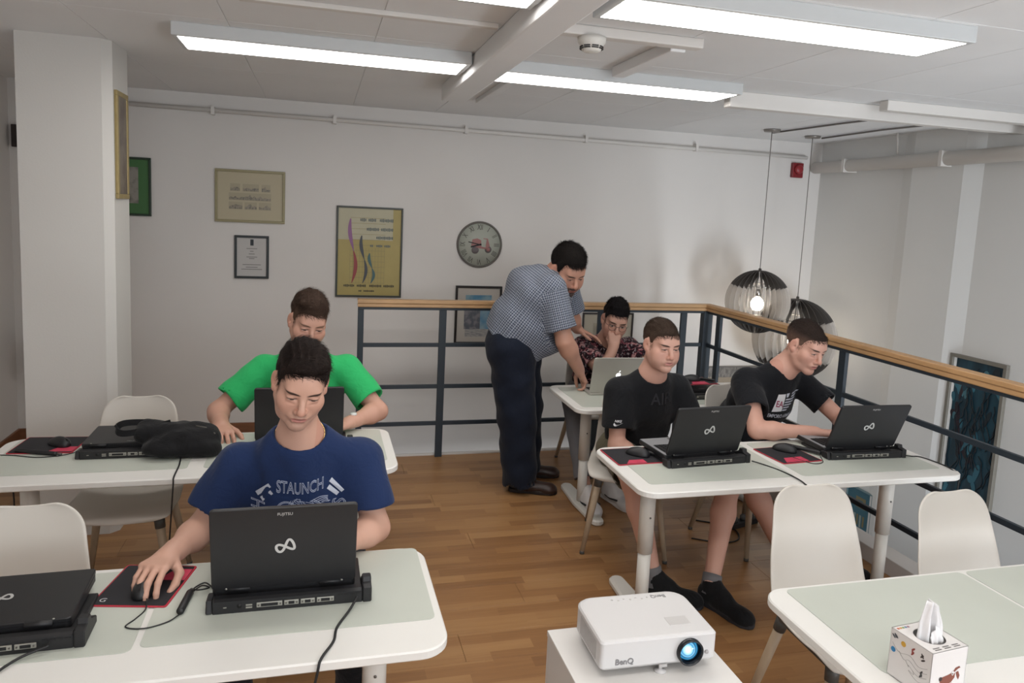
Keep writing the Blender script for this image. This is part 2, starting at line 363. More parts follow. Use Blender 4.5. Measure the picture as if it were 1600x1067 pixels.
# ---------------------------------------------------------------- pendants: spheres of upright fins
M_fin = bpy.data.materials.new('pendant_fin'); M_fin.use_nodes = True
N, L = nt(M_fin); b = N['Principled BSDF']; b.inputs['Base Color'].default_value = lin('#cfc8c0'); b.inputs['Roughness'].default_value = .4
b.inputs['Alpha'].default_value = .38
M_find = mat('pendant_fin_smoked', '#4b4744', .4)
M_bulb = mat('bulb_glow', '#fff4e6', .4, emit=22, ecol='#fff0dc')
M_chrome = mat('chrome', '#b9b6b2', .2, metal=1)
def pendant(loc, R, zc, label):
    t = thing('pendant_lamp', label, 'pendant lamp', (loc[0], loc[1], zc), 0, 'finned globe pendant lamps')
    nf = 28; r0 = R*.16
    def fin(th0, th1):
        n = 8; outer = []; inner = []
        for i in range(n+1):
            th = th0+(th1-th0)*i/n; outer.append((R*math.sin(th), R*math.cos(th)))
            ri = R*.80; inner.append((max(ri*math.sin(th), .01), ri*math.cos(th)))
        pts = outer+inner[::-1]; k = len(pts); tt = .0016
        vs = [Vector((p[0], s*tt, p[1])) for s in (-1, 1) for p in pts]; q = MB(); m = n+1
        fs = []
        for i in range(n): a, b2, c, d = i, i+1, k-2-i, k-1-i; fs.append((a, d, c, b2)); fs.append((k+a, k+b2, k+c, k+d))
        for i in range(k): j = (i+1) % k; fs.append((i, j, k+j, k+i))
        return q.add(vs, fs)
    parts = [(fin(.17, 1.02), M_find), (fin(1.02, 2.12), M_fin), (fin(2.12, PI-.17), M_find)]
    meshes = []
    for i in range(nf):
        a = 2*PI*i/nf
        for k, (mb, m) in enumerate(parts):
            nm = ('fin', 'fin', 'fin')[k]
            if i == 0: ob = mb.build(nm, m, t); meshes.append(ob.data)
            else: ob = bpy.data.objects.new(nm, meshes[k]); COL.objects.link(ob); ob.parent = t
            ob.rotation_euler = (0, 0, a)
    for z in (.52, -.52):
        rr = math.sqrt(1-z*z)*R*.86
        MB().tube([(rr*math.cos(a*PI/16), rr*math.sin(a*PI/16), z*R) for a in range(32)], .0035, 6, closed=True).build('ring', M_chrome, t)
    MB().lathe([(R*.2, R*.965), (R*.2, R*.985), (.012, R*1.0), (.012, R*1.05), (.004, R*1.06)], 20).build('top_plate', M_find, t)
    MB().lathe([(0, -R*.995), (R*.2, -R*.985), (R*.2, -R*.965)], 20).build('bottom_plate', M_find, t)
    MB().lathe([(.024, R*.12), (.024, R*.36), (.010, R*.40)], 16).build('lamp_holder', M_chrome, t)
    MB().lathe([(0, -.075), (.03, -.068), (.048, -.04), (.05, -.01), (.036, .022), (.022, R*.12)], 24).build('bulb', M_bulb, t)
    MB().tube([(0, 0, R*1.04), (0, 0, ZC-zc-.02)], .0035, 6).build('cord', mat('cord_grey', '#7d7772', .5), t)
    MB().lathe([(0, ZC-zc-.02), (.06, ZC-zc-.018), (.065, ZC-zc)], 24).build('canopy', mat('canopy_metal', '#8f8a85', .35, metal=.6), t)
    return t
pendant((3.43, 5.13), .255, 1.155, 'smaller finned globe pendant, hanging nearer, above the stair railing')
pendant((3.93, 5.30), .345, .82, 'larger finned globe pendant behind the short-haired boy in the corner')
# ---------------------------------------------------------------- pictures
M_glass = mat('picture_glass', '#ffffff', .05)
def picture(name, label, x0, x1, z0, z1, fw, fcol, art_fn, cat='picture', wall='back', tilt=0, fd=.02, frough=.4):
    if wall == 'back': t = thing(name, label, cat, ((x0+x1)/2, YB, (z0+z1)/2)); t.rotation_euler = (0, tilt, 0)
    elif wall == 'right': t = thing(name, label, cat, (XR, (x0+x1)/2, (z0+z1)/2)); t.rotation_euler = (0, 0, -PI/2)
    W = abs(x1-x0)/2; Hh = (z1-z0)/2; mf = mat(name+'_frame_'+fcol, fcol, frough, noise=.06, nscale=30)
    for (a, b2, c, d) in ((-W, W, Hh-fw, Hh), (-W, W, -Hh, -Hh+fw), (-W, -W+fw, -Hh+fw, Hh-fw), (W-fw, W, -Hh+fw, Hh-fw)):
        MB().bbox(a, b2, -fd, -.001, c, d, .0025).build('frame', mf, t)
    art_fn(t, W-fw, Hh-fw)
    return t
def flat(t, name, m, x0, x1, z0, z1, y=-.008, th=.002): return MB().box(x0, x1, y, y+th, z0, z1).build(name, m, t)
def scribble_mat(name, bgc, fg, scale, thr=.5, stretch=(1, 1, 1), detail=6):
    m = bpy.data.materials.new(name); m.use_nodes = True; N, L = nt(m); b = N['Principled BSDF']; b.inputs['Roughness'].default_value = .35
    tc = N.new('ShaderNodeTexCoord'); mp = N.new('ShaderNodeMapping'); mp.inputs['Scale'].default_value = stretch; L.new(tc.outputs['Object'], mp.inputs[0])
    nz = N.new('ShaderNodeTexNoise'); nz.inputs['Scale'].default_value = scale; nz.inputs['Detail'].default_value = detail; L.new(mp.outputs[0], nz.inputs[0])
    r = N.new('ShaderNodeMapRange'); r.inputs[1].default_value = thr-.08; r.inputs[2].default_value = thr+.08; L.new(nz.outputs[0], r.inputs[0])
    L.new(n_mix(N, L, r.outputs[0], lin(fg), lin(bgc)), b.inputs['Base Color']); return m
def art_engraving(t, W, Hh):
    flat(t, 'mat_board', mat('cream_board', '#b3a98f', .6), -W, W, -Hh, Hh)
    ms = scribble_mat('engraving_ink', '#8b8373', '#5c564b', 90, .46, (1, 1, .5)); me_ = mat('engraving_paper', '#a39a83', .6); rnd = random.Random(21)
    for r, cells in ((0, ((-.62, -.32), (-.24, .26), (.34, .62))), (1, ((-.66, .64),)), (2, ((-.66, -.24), (-.18, .20), (.26, .64)))):
        z1 = (.52, .14, -.24)[r]*Hh; z0 = z1-.32*Hh
        for a, b2 in cells:
            flat(t, 'engraving_field', me_, a*W, b2*W, z0, z1, -.0092)
            n = max(5, int((b2-a)*16)); pts = [(a*W+.002, z0+.004)]; pts.append((b2*W-.002, z0+.004))
            for k in range(n, -1, -1):
                x = a*W+.002+(b2*W-a*W-.004)*k/n; h_ = (z1-z0)*(.30+.50*rnd.random()*(1-abs(2*k/n-1)*.6)); pts.append((x, z0+h_))
            MB().prism(pts, 0, .0006, M=Matrix.Translation((0, -.0096, 0)) @ Matrix.Rotation(PI/2, 4, 'X')).build('town_view', ms, t)
picture('engraving_picture', 'wide framed engraving of town views in cream mat on back wall', -.74, -.25, 1.61, 1.995, .018, '#8f8663', art_engraving)
def art_cert(t, W, Hh):
    flat(t, 'paper', mat('certificate_paper', '#b9b6b3', .5), -W, W, -Hh, Hh)
    mk = mat('print_dark', '#2a3136', .6); ml = mat('print_grey', '#85827f', .6)
    flat(t, 'emblem', mk, -.10*W, .12*W, .60*Hh, .92*Hh, -.0095)
    for z, a in ((.42, .36), (.28, .12), (.14, .2), (-.02, .36), (-.10, .18), (-.42, .62), (-.55, .4), (-.66, .7)):
        flat(t, 'print_line', ml, -a*W, a*W, z*Hh, z*Hh+.006, -.0095)
picture('certificate', 'small white certificate in black frame under the engraving', -.605, -.362, 1.195, 1.515, .017, '#1b2224', art_cert)
def art_poster(t, W, Hh):
    my = mat('poster_yellow', '#a6965a', .5, noise=.06, nscale=6); mp = mat('poster_pale', '#b0aa90', .5, noise=.05, nscale=8)
    flat(t, 'poster', my, -W, W, -Hh, Hh); flat(t, 'poster_field', mp, -W, .74*W, .28*Hh, Hh, -.0088)
    mg = mat('poster_line', '#8d835a', .6)
    for i in range(13): flat(t, 'staff_line', mg, -.62*W, .5*W, (.78-.125*i)*Hh, (.78-.125*i)*Hh+.0025, -.0096)
    for i in range(12): flat(t, 'bar_line', mg, (-.62+.1*i)*W, (-.62+.1*i)*W+.0022, -.73*Hh, .1*Hh, -.0097)
    mt = mat('poster_text', '#5d6664', .6); mk = mat('poster_text_dark', '#3d3a2c', .6)
    def words(ws, z, h, x1, m):
        x = x1
        for wl in reversed(ws):
            n = int(wl/.05)
            for i in range(n):
                hh = h*(.75+.25*((i*7) % 3)/2); flat(t, 'letter', m, (x-wl+i*.05)*W, (x-wl+i*.05+.036)*W, z*Hh-hh/2, z*Hh+hh/2, -.0099)
            x -= wl+.06
    words((.2, .3, .45), .74, .026, .76, mt); words((.4, .42), .53, .026, .78, mt); words((.55,), .34, .024, .76, mt); words((.14, .2, .24), .15, .020, .72, mt)
    words((.36, .34, .40, .36), -.78, .020, .84, mk); words((.1, .38), -.90, .014, .22, mk)
    def flame(x, z0, z1, cols, s=1):
        n = 22; H2 = z1-z0
        for k, (a, b2, m) in enumerate(cols):
            L_ = []; R_ = []
            for i in range(n+1):
                u = a+(b2-a)*i/n; wv = .021*abs(math.sin(u*PI*2.0*.98))**.8*s*(1 if u < .5 else 1.1)+.003; cx = x+.028*s*math.sin(u*PI*1.7)*(1-.4*u)
                zz = z0+H2*u; L_.append((cx-wv/2, zz)); R_.append((cx+wv/2, zz))
            pts = [(p[0], p[1]) for p in L_]+[(p[0], p[1]) for p in R_[::-1]]
            MB().prism([(p[0], p[1]) for p in pts], 0, .0012, M=Matrix.Translation((0, -.0105, 0)) @ Matrix.Rotation(PI/2, 4, 'X')).build('quill', m, t)
    mr = mat('quill_red', '#8f3a3a', .5); mv = mat('quill_violet', '#8a5c86', .5); mdk = mat('quill_slate', '#3f4247', .5); mtl = mat('quill_teal', '#3f5f60', .5)
    flame(-.55*W, -.72*Hh, .76*Hh, ((0, .5, mr), (.5, 1, mv)), 1.15); flame(-.20*W, -.72*Hh, .38*Hh, ((0, 1, mdk),), 1.0); flame(.06*W, -.72*Hh, -.02*Hh, ((0, 1, mtl),), .9)
picture('yellow_poster', 'tall yellow poster with three quill strokes in dark frame on back wall', .127, .632, 1.068, 1.768, .014, '#2d3128', art_poster)
def art_water(t, W, Hh):
    flat(t, 'mat_board', mat('grey_board', '#b4aea6', .6), -W, W, -Hh, Hh)
    flat(t, 'mountain_sky', scribble_mat('watercolour_sky', '#7c99a6', '#4f7f9b', 9, .5, detail=3), -.62*W, .62*W, .40*Hh, .74*Hh, -.0095)
    flat(t, 'hillside', scribble_mat('watercolour_hill', '#807e82', '#5c6068', 26, .5, detail=4), -.66*W, .1*W, -.52*Hh, .40*Hh, -.0095)
    flat(t, 'lake', scribble_mat('watercolour_lake', '#5f8ba8', '#8aa2ae', 8, .5, detail=3), .1*W, .64*W, -.52*Hh, .40*Hh, -.0095)
    flat(t, 'foreground', scribble_mat('watercolour_front', '#a5a39f', '#858689', 30, .48, (1, 1, 5)), -.6*W, .64*W, -.80*Hh, -.52*Hh, -.0095)
picture('watercolour_picture', 'framed blue watercolour landscape behind the railing beside the man', 1.07, 1.455, .695, 1.173, .018, '#1d1614', art_water)
def art_plain(t, W, Hh):
    flat(t, 'mat_board', mat('beige_board', '#aca494', .6), -W, W, -Hh, Hh)
    flat(t, 'print', scribble_mat('beige_print', '#a0967f', '#8a8170', 10, .5), -.6*W, .6*W, -.6*Hh, .6*Hh, -.0095)
picture('framed_print', 'dark framed print on back wall behind the boy with glasses', 2.17, 2.635, .56, .965, .014, '#231a18', art_plain)
def art_city(t, W, Hh):
    flat(t, 'panorama_top', scribble_mat('panorama', '#8d8882', '#6b6763', 70, .5, (1, 1, .35)), -W, W, -.1*Hh, Hh)
    flat(t, 'panorama_base', mat('panorama_base', '#9b8d7a', .6), -W, W, -Hh, -.1*Hh)
picture('panorama_print', 'wide low city panorama in grey frame behind the railing corner', 3.36, 3.93, .30, .49, .010, '#6e6a66', art_city)
def art_green(t, W, Hh):
    flat(t, 'green_mat', mat('green_board', '#3f6b3c', .6), -W, W, -Hh, Hh)
    flat(t, 'photo', scribble_mat('faded_photo', '#8c8880', '#5b5a55', 12, .45), -.62*W, .55*W, -.62*Hh, .72*Hh, -.0095)
picture('green_picture', 'picture with bright green mat on back wall, half behind the column', -1.50, -1.165, 1.627, 2.04, .016, '#1f3323', art_green)
# gold frame on the right side of the column
t = thing('gold_picture', 'narrow gold framed picture on the side of the white column', 'picture', (-.995, 4.215, 2.02)); t.rotation_euler = (0, 0, PI/2)
mgf = mat('gold_frame', '#9c8a5c', .4, metal=.2, noise=.1, nscale=30)
for a in ((-.11, .11, .245, .27), (-.11, .11, -.27, -.245), (-.11, -.08, -.245, .245), (.08, .11, -.245, .245)): MB().bbox(a[0], a[1], -.012, .004, a[2], a[3], .003).build('frame', mgf, t)
flat(t, 'painting', scribble_mat('old_painting', '#746a5e', '#5b4f49', 9, .5), -.08, .08, -.245, .245)
# wall clock
t = thing('wall_clock', 'round wall clock with roman numerals and faded pink scooter print', 'clock', (1.25, YB, 1.508))
A = Matrix.Rotation(PI/2, 4, 'X')
MB().lathe([(0, 0), (.178, 0), (.178, .012), (0, .0121)], 48, M=A).build('face', mat('clock_face', '#a9aca1', .5, noise=.04, nscale=10), t)
MB().lathe([(.170, .0), (.186, .0), (.187, .014), (.180, .022), (.172, .018), (.170, .012)], 48, M=A, cap=False).build('rim', mat('clock_rim', '#5f5b55', .5, noise=.1, nscale=20), t)
mn = mat('clock_ink', '#4e4b45', .6)
for k, s in enumerate(('XII', 'I', 'II', 'III', 'IIII', 'V', 'VI', 'VII', 'VIII', 'IX', 'X', 'XI')):
    a = -k*PI/6; M = A @ Matrix.Rotation(a, 4, 'Z') @ Matrix.Translation((0, .138, .0125))
    text_obj('numeral', s, .062, mn, t, M, xs=.62)
mpk = mat('scooter_pink', '#a0716e', .6); mgy = mat('scooter_grey', '#6d6668', .6)
def disc(r, x, z, m, nm, h=.0130, r0=0):
    pr = [(r0, h), (r, h), (r, h+.001), (r0, h+.001)] if r0 else [(0, h), (r, h), (r, h+.001), (0, h+.0011)]
    MB().lathe(pr, 20, M=A @ Matrix.Translation((x, z, 0)), cap=False).build(nm, m, t)
disc(.030, -.035, -.045, mgy, 'scooter_wheel'); disc(.028, .072, -.038, mgy, 'scooter_wheel'); disc(.016, .072, -.038, mpk, 'scooter_wheel', .0142)
MB().prism([(-.07, -.01), (.0, -.03), (.055, -.035), (.062, -.025), (.015, -.015), (.012, .035), (-.02, .05), (-.06, .04)], .0138, .0146, M=A).build('scooter_body', mpk, t)
MB().prism([(.055, -.035), (.085, -.01), (.066, .05), (.03, .052), (.03, .046), (.058, .044), (.05, -.01)], .0138, .0146, M=A).build('scooter_front', mpk, t)
for L_, wd_, ang in ((.095, .008, 1.36), (.075, .012, 1.85)):
    MB().box(-wd_/2, wd_/2, -.015, L_, .0165, .018, M=A @ Matrix.Rotation(ang, 4, 'Z')).build('clock_hand', mat('hand_black', '#17161a', .5), t)
# right wall paintings over the well
def art_blue(t, W, Hh):
    flat(t, 'canvas', scribble_mat('blue_ground', '#1d4352', '#12303d', 5, .5, (2.5, 1, .6), 3), -W, W, -Hh, Hh)
    rnd = random.Random(3); mp = [mat('blue_leaf_%d' % i, c, .5) for i, c in enumerate(('#2f6172', '#3a7183', '#193c4b', '#261b26', '#12222c', '#44717d'))]
    for i in range(46):
        x = rnd.uniform(-.9, .9)*W; z = rnd.uniform(-.9, .9)*Hh; l = rnd.uniform(.05, .16); ww = rnd.uniform(.010, .028); a = rnd.uniform(-.5, .5)
        pts = []
        for k in range(14):
            u = k/14*2*PI; px_ = ww*math.cos(u)*(1+.3*math.sin(u)); pz = l*math.sin(u)*.5; pts.append((x+px_*math.cos(a)-pz*math.sin(a), z+px_*math.sin(a)+pz*math.cos(a)))
        pts = [(max(-W, min(W, p[0])), max(-Hh, min(Hh, p[1]))) for p in pts]
        MB().prism(pts, 0, .001, M=Matrix.Translation((0, -.0086-.00003*i, 0)) @ Matrix.Rotation(PI/2, 4, 'X')).build('painted_leaf', mp[i % 6], t)
    mk = mat('blue_outline', '#0d161d', .5)
    for i in range(26):
        x = rnd.uniform(-.8, .8)*W; z = rnd.uniform(-.8, .6)*Hh; c = rnd.choice((-1, 1)); P = [(max(-W, min(W, x+c*.05*math.sin(u*.35)+.03*rnd.random())), -.0125, max(-Hh, min(Hh, z-.16+.04*u))) for u in range(9)]
        MB().tube(spline(P, 3), .0028, 4).build('painted_line', mk, t)
picture('blue_painting', 'tall dark blue painting of plant forms in grey frame on right wall', 3.675, 4.12, -.12, .935, .025, '#77736a', art_blue, cat='painting', wall='right', fd=.03)
def art_teal(t, W, Hh):
    flat(t, 'poster', mat('teal_poster', '#2f6070', .5), -W, W, -Hh, Hh)
    mo = mat('teal_poster_olive', '#77704e', .5); ml = mat('teal_poster_pale', '#8d9a94', .5)
    flat(t, 'poster_motif', mo, -.3*W, .5*W, .25*Hh, .7*Hh, -.0095); flat(t, 'poster_motif', MATS['teal_poster'], -.1*W, .3*W, .3*Hh, .58*Hh, -.0102)
    for i in range(5): flat(t, 'poster_motif', (mo, ml)[i % 2], (-.6+.24*i)*W, (-.46+.24*i)*W, (-.5-.06*(i % 2))*Hh, -.05*Hh, -.0095)
picture('teal_poster', 'small teal poster on right wall seen under the table', 4.70, 5.0, -.78, -.36, .012, '#6f8a90', art_teal, wall='right')
# dark cabinet with papers low in the well
t = thing('low_cabinet', 'dark cabinet in the stairwell below the railing', 'cabinet', (4.05, 3.85, ZV))
MB().bbox(-.24, .24, -.6, .6, 0, 1.93, .006).build('body', mat('dark_cabinet', '#1b1a1f', .4), t)
MB().bbox(-.26, .25, -.62, .62, 1.932, 1.96, .004).build('top', mat('dark_cabinet_top', '#26252a', .35), t)
tag(MB().bbox(3.90, 4.15, 4.05, 4.38, ZV+1.962, ZV+1.985, .003).build('paper_stack', mat('paper_grey', '#a9a49c', .7)), 'stack of papers on the dark cabinet in the stairwell', 'papers')
# things left of the column
tag(MB().bbox(-2.02, -1.93, YB-.05, YB, 2.06, 2.21, .004).build('junction_box', mat('dark_box', '#2a211e', .6)), 'small dark box on the wall left of the white column', 'box')
t = thing('wall_sconce', 'pale cone-shaped wall fixture half hidden behind the column', 'wall light', (-1.78, YB, .62))
prof = [(0, 0), (.09, .01), (.13, .03), (.10, .10), (.05, .22), (.02, .26)]
MB().lathe(prof, 24, M=Matrix.Translation((0, -.14, 0))).build('shade', mat('sconce_white', '#b9b2a8', .5), t)
MB().bbox(-.03, .03, -.10, 0, .12, .20, .004).build('bracket', M_white, t)
# ================================================================ furniture
TZ = .69
M_top = mat('table_white', '#dfddd8', .38, noise=.015, nscale=6)
M_leg = mat('table_leg_white', '#d9d6cf', .4)
M_pad = mat('frosted_desk_mat', '#bec2b8', .3, noise=.03, nscale=5, spec=.4)
M_screw = mat('screw_grey', '#6d6a66', .4, metal=.7)
def table(x0, x1, y0, y1, label):
    cx, cy = (x0+x1)/2, (y0+y1)/2; W, D = (x1-x0)/2, (y1-y0)/2
    t = thing('table', label, 'table', (cx, cy, 0), 0, 'white classroom tables')
    MB().prism(rrect(-W, W, -D, D, .075, 8), TZ-.026, TZ, bev=.004, smooth=False).build('table_top', M_top, t)
    for s in (-1, 1):
        xx = s*(W-.165)
        lg = MB().lathe([(.034, .30), (.034, TZ-.028)], 24, M=Matrix.Translation((xx, 0, 0))).build('leg', M_leg, t)
        MB().lathe([(.029, .03), (.029, .302)], 24, M=Matrix.Translation((xx, 0, 0))).build('inner_tube', M_leg, lg)
        MB().lathe([(.0045, 0), (.0045, .003), (0, .003)], 10, M=Matrix.Translation((xx, -.033, .47)) @ Matrix.Rotation(PI/2, 4, 'X')).build('screw', M_screw, lg)
        pts = []
        for (yy, ww) in ((-.27, .038), (-.15, .044), (0, .052), (.15, .044), (.27, .038)): pts.append((ww, yy))
        out = [(p[0], p[1]) for p in pts]
        n = 6; end = [(.038*math.cos(a), .27+.035*math.sin(a)) for a in [PI*i/n for i in range(1, n)]]
        out = out+end+[(-p[0], p[1]) for p in pts[::-1]]+[(-e[0], -e[1]) for e in end]
        MB().prism([(xx+p[0], p[1]) for p in out], .0, .035, bev=.009).build('foot', M_leg, t)
        MB().bbox(xx-.035, xx+.035, -D+.06, D-.06, TZ-.045, TZ-.0265, .003).build('bracket', M_leg, t)
    MB().bbox(-W+.12, W-.12, -.02, .02, TZ-.06, TZ-.0265, .003).build('cross_beam', M_leg, t)
    return t
table(-1.265, .335, 1.665, 2.225, 'front left white table at which the navy shirt boy sits')
table(-1.285, .34, 2.945, 3.52, 'back left white table at which the green shirt boy sits')
table(1.42, 3.0-.14, 3.735, 4.335, 'far white table where the standing man points')
table(1.26, 2.86, 2.535, 3.11, 'right white table shared by the two boys in black shirts')
table(1.28, 2.86, 1.19, 1.785, 'nearest right white table with the tissue box')
def deskmat(x0, x1, y0, y1, label):
    return tag(MB().prism(rrect(x0, x1, y0, y1, .02, 4), TZ+.0003, TZ+.0018).build('desk_mat', M_pad), label, 'desk mat', 'frosted desk mats')
deskmat(-.405, .315, 1.80, 2.215, 'frosted desk mat under the navy shirt boy\'s laptop')
deskmat(-1.18, -.42, 1.785, 2.20, 'frosted desk mat under the closed laptop at lower left')
deskmat(-.44, .30, 3.05, 3.50, 'frosted desk mat in front of the green shirt boy')
deskmat(-1.24, -.50, 3.05, 3.50, 'frosted desk mat under the closed laptop on the back left table')
deskmat(1.47, 2.12, 3.80, 4.27, 'frosted desk mat under the silver laptop')
deskmat(2.16, 2.82, 3.80, 4.27, 'frosted desk mat under the closed laptop on the far table')
deskmat(1.33, 2.02, 2.625, 3.08, 'frosted desk mat under the laptop of the boy with the white sleeve logo')
deskmat(2.06, 2.80, 2.625, 3.08, 'frosted desk mat under the laptop of the boy with the eagle print')
deskmat(1.36, 2.012, 1.36, 1.77, 'frosted desk mat beneath the tissue box')
deskmat(2.024, 2.72, 1.36, 1.77, 'frosted desk mat at the right picture edge on the nearest table')
# ---------------------------------------------------------------- chairs
M_shell = mat('chair_shell', '#c6c0b7', .42, noise=.015, nscale=6)
M_wleg = mat('chair_leg_birch', '#a8947c', .5, noise=.1, nscale=8, stretch=(6, 6, 1))
M_dark = mat('dark_plastic', '#4a4845', .5)
def make_chair(label):
    t = thing('chair', label, 'chair', (0, 0, 0), 0, 'white shell chairs')
    prof = spline([(0, -.215, .405), (0, -.20, .432), (0, -.13, .438), (0, 0, .425), (0, .11, .425), (0, .165, .45), (0, .195, .51), (0, .215, .60), (0, .238, .71), (0, .262, .80), (0, .270, .83)], 4)
    n = len(prof); wk = [(-.215, 0), ]
    L = [0]
    for i in range(1, n): L.append(L[-1]+(prof[i]-prof[i-1]).length)
    T = L[-1]
    def width(s):
        u = s/T; w = np.interp(u, [0, .2, .42, .55, .7, 1.0], [.205, .222, .21, .192, .185, .150])
        d1 = s/.09
        if d1 < 1: w *= (1-(1-d1)**2.6)**(1/2.6)*.45+.55
        d2 = (T-s)/.075
        if d2 < 1: w = (w-.075)+.075*math.sqrt(max(0, 1-(1-d2)**2))
        return max(w, .02)
    m = 17; vs = []
    for i, p in enumerate(prof):
        w = width(L[i]); u = L[i]/T
        tn = (prof[min(i+1, n-1)]-prof[max(i-1, 0)]).normalized(); nn = Vector((0, -tn.z, tn.y))
        if nn.z < 0 and u < .3: nn = -nn
        k = np.interp(u, [0, .12, .45, .6, 1], [-.02, .012, .035, .03, .012])
        for j in range(m):
            a = -1+2*j/(m-1); q = p+Vector((a*w, 0, 0))+nn*(k*abs(a)**2.4); vs.append(q)
    fs = [(i*m+j, i*m+j+1, (i+1)*m+j+1, (i+1)*m+j) for i in range(n-1) for j in range(m-1)]
    b = MB(); b.add(vs, fs, True); o = b.build('seat_shell', M_shell, t)
    sd = o.modifiers.new('thick', 'SOLIDIFY'); sd.thickness = .009; sd.offset = -1
    bv = o.modifiers.new('sub', 'SUBSURF'); bv.levels = 1; bv.render_levels = 1
    for sx in (-1, 1):
        MB().bar((sx*.155, -.15, .405), (sx*.155, .14, .405), .035, .022, bev=.003).build('seat_rail', M_dark, t)
        for sy in (-1, 1):
            a = Vector((sx*.15, sy*.135, .40)); e = Vector((sx*.215, sy*.205 + (.015 if sy > 0 else 0), .012))
            lg = MB().tube([a, a.lerp(e, .5), e], [.019, .0165, .0115], 14).build('leg', M_wleg, t)
            MB().tube([e+Vector((0, 0, .004)), e-Vector((0, 0, .012))], [.0125, .0125], 12).build('foot_cap', M_dark, lg)
            MB().tube([a+Vector((0, 0, .005)), a.lerp(e, .12)], [.023, .021], 12).build('socket', M_dark, lg)
    MB().bar((-.16, 0, .398), (.16, 0, .398), .05, .016, bev=.003).build('cross_bar', M_dark, t)
    return t
ch0 = make_chair('empty white chair behind the back left table')
ch0.location = (-.80, 3.415, 0)
dup(ch0, (-.825, 2.12, 0), 0.03, 'empty white chair at the left picture edge behind the front table')
dup(ch0, (1.745, 1.93, 0), -.04, 'empty white chair behind nearest right table, left of two')
dup(ch0, (2.26, 1.80, 0), .02, 'empty white chair behind nearest right table, right of two')
dup(ch0, (-.05, 2.50, 0), 0, 'white chair under the navy shirt boy')
dup(ch0, (-.06, 3.87, 0), 0, 'white chair under the green shirt boy')
dup(ch0, (1.93, 4.70, 0), .0, 'white chair under the boy with glasses')
dup(ch0, (1.65, 3.53, 0), -.42, 'white chair under the boy with the white sleeve logo')
dup(ch0, (2.37, 3.46, 0), .25, 'white chair under the boy with the eagle print')
# ---------------------------------------------------------------- laptops and docks
M_blk = mat('laptop_black', '#1d1d1f', .42, noise=.04, nscale=40)
M_blk2 = mat('dock_black', '#19191b', .5)
M_key = mat('key_black', '#101012', .55)
M_port = mat('port_metal', '#a9a79f', .35, metal=.6)
M_logo = mat('logo_silver', '#c6c6c4', .35, metal=.3)
M_deck = mat('laptop_deck', '#8d8d8f', .45)
M_scr = mat('screen_dark', '#20242a', .15, emit=.5, ecol='#7e94b0')
def make_dock(loc, rz, label):
    t = thing('docking_station', label, 'docking station', loc, rz, 'black laptop docking stations')
    # side profile: low front tongue under the laptop, higher rear block with the ports
    pr = [(0, 0), (.235, 0), (.235, .012), (.065, .020), (.052, .020), (.034, .034), (.010, .037), (0, .033)]
    R = Matrix(((0, 0, 1, 0), (1, 0, 0, 0), (0, 1, 0, 0), (0, 0, 0, 1)))
    MB().prism(pr, -.195, .19, M=R, bev=.0025).build('base', M_blk2, t)
    pe = [(-.002, 0), (.11, 0), (.11, .018), (.06, .040), (.055, .054), (.030, .056), (.026, .044), (-.002, .040)]
    MB().prism(pe, .1905, .215, M=R, bev=.003).build('eject_lever', M_blk2, t)
    MB().prism([(0, .002), (.05, .002), (.06, .030), (.01, .034)], -.212, -.1955, M=R, bev=.003).build('side_block', M_blk2, t)
    for x0, x1 in ((-.085, -.020), (-.015, .022), (.027, .064), (.069, .114)):
        p = MB().bbox(x0, x1, -.004, .0, .012, .025, .001).build('port', M_port, t)
        MB().bbox(x0+.011, x1-.011, -.0052, -.0035, .0145, .0225, .0008).build('socket', M_key, p)
        for xs in (x0+.005, x1-.005): MB().lathe([(.0022, 0), (.0022, .0015), (0, .0016)], 8, M=Matrix.Translation((xs, -.004, .0185)) @ Matrix.Rotation(PI/2, 4, 'X')).build('port_screw', M_screw, p)
    for k in range(4): MB().box(.124+.016*k, .137+.016*k, -.0012, .001, .024, .0285).build('usb_slot', M_key, t)
    for z in (.013, .020): MB().box(-.112, -.096, -.0012, .001, z-.002, z+.002).build('usb_slot', M_port, t)
    MB().lathe([(.006, 0), (.006, .002), (0, .002)], 12, M=Matrix.Translation((-.128, .001, .019)) @ Matrix.Rotation(PI/2, 4, 'X')).build('power_socket', M_key, t)
    MB().box(-.168, -.160, -.001, .001, .016, .0185).build('lock_slot', M_port, t)
    return t
def logo_curve(s=1):      # figure-eight ribbon
    n = 48; P = []
    for i in range(n):
        a = 2*PI*i/n; x = math.cos(a); k = 1.0; r = .30+.06*math.cos(a)
        P.append(Vector((x*.5*s, math.sin(2*a)*.30*s*(1+.25*math.cos(a)), 0)))
    return P
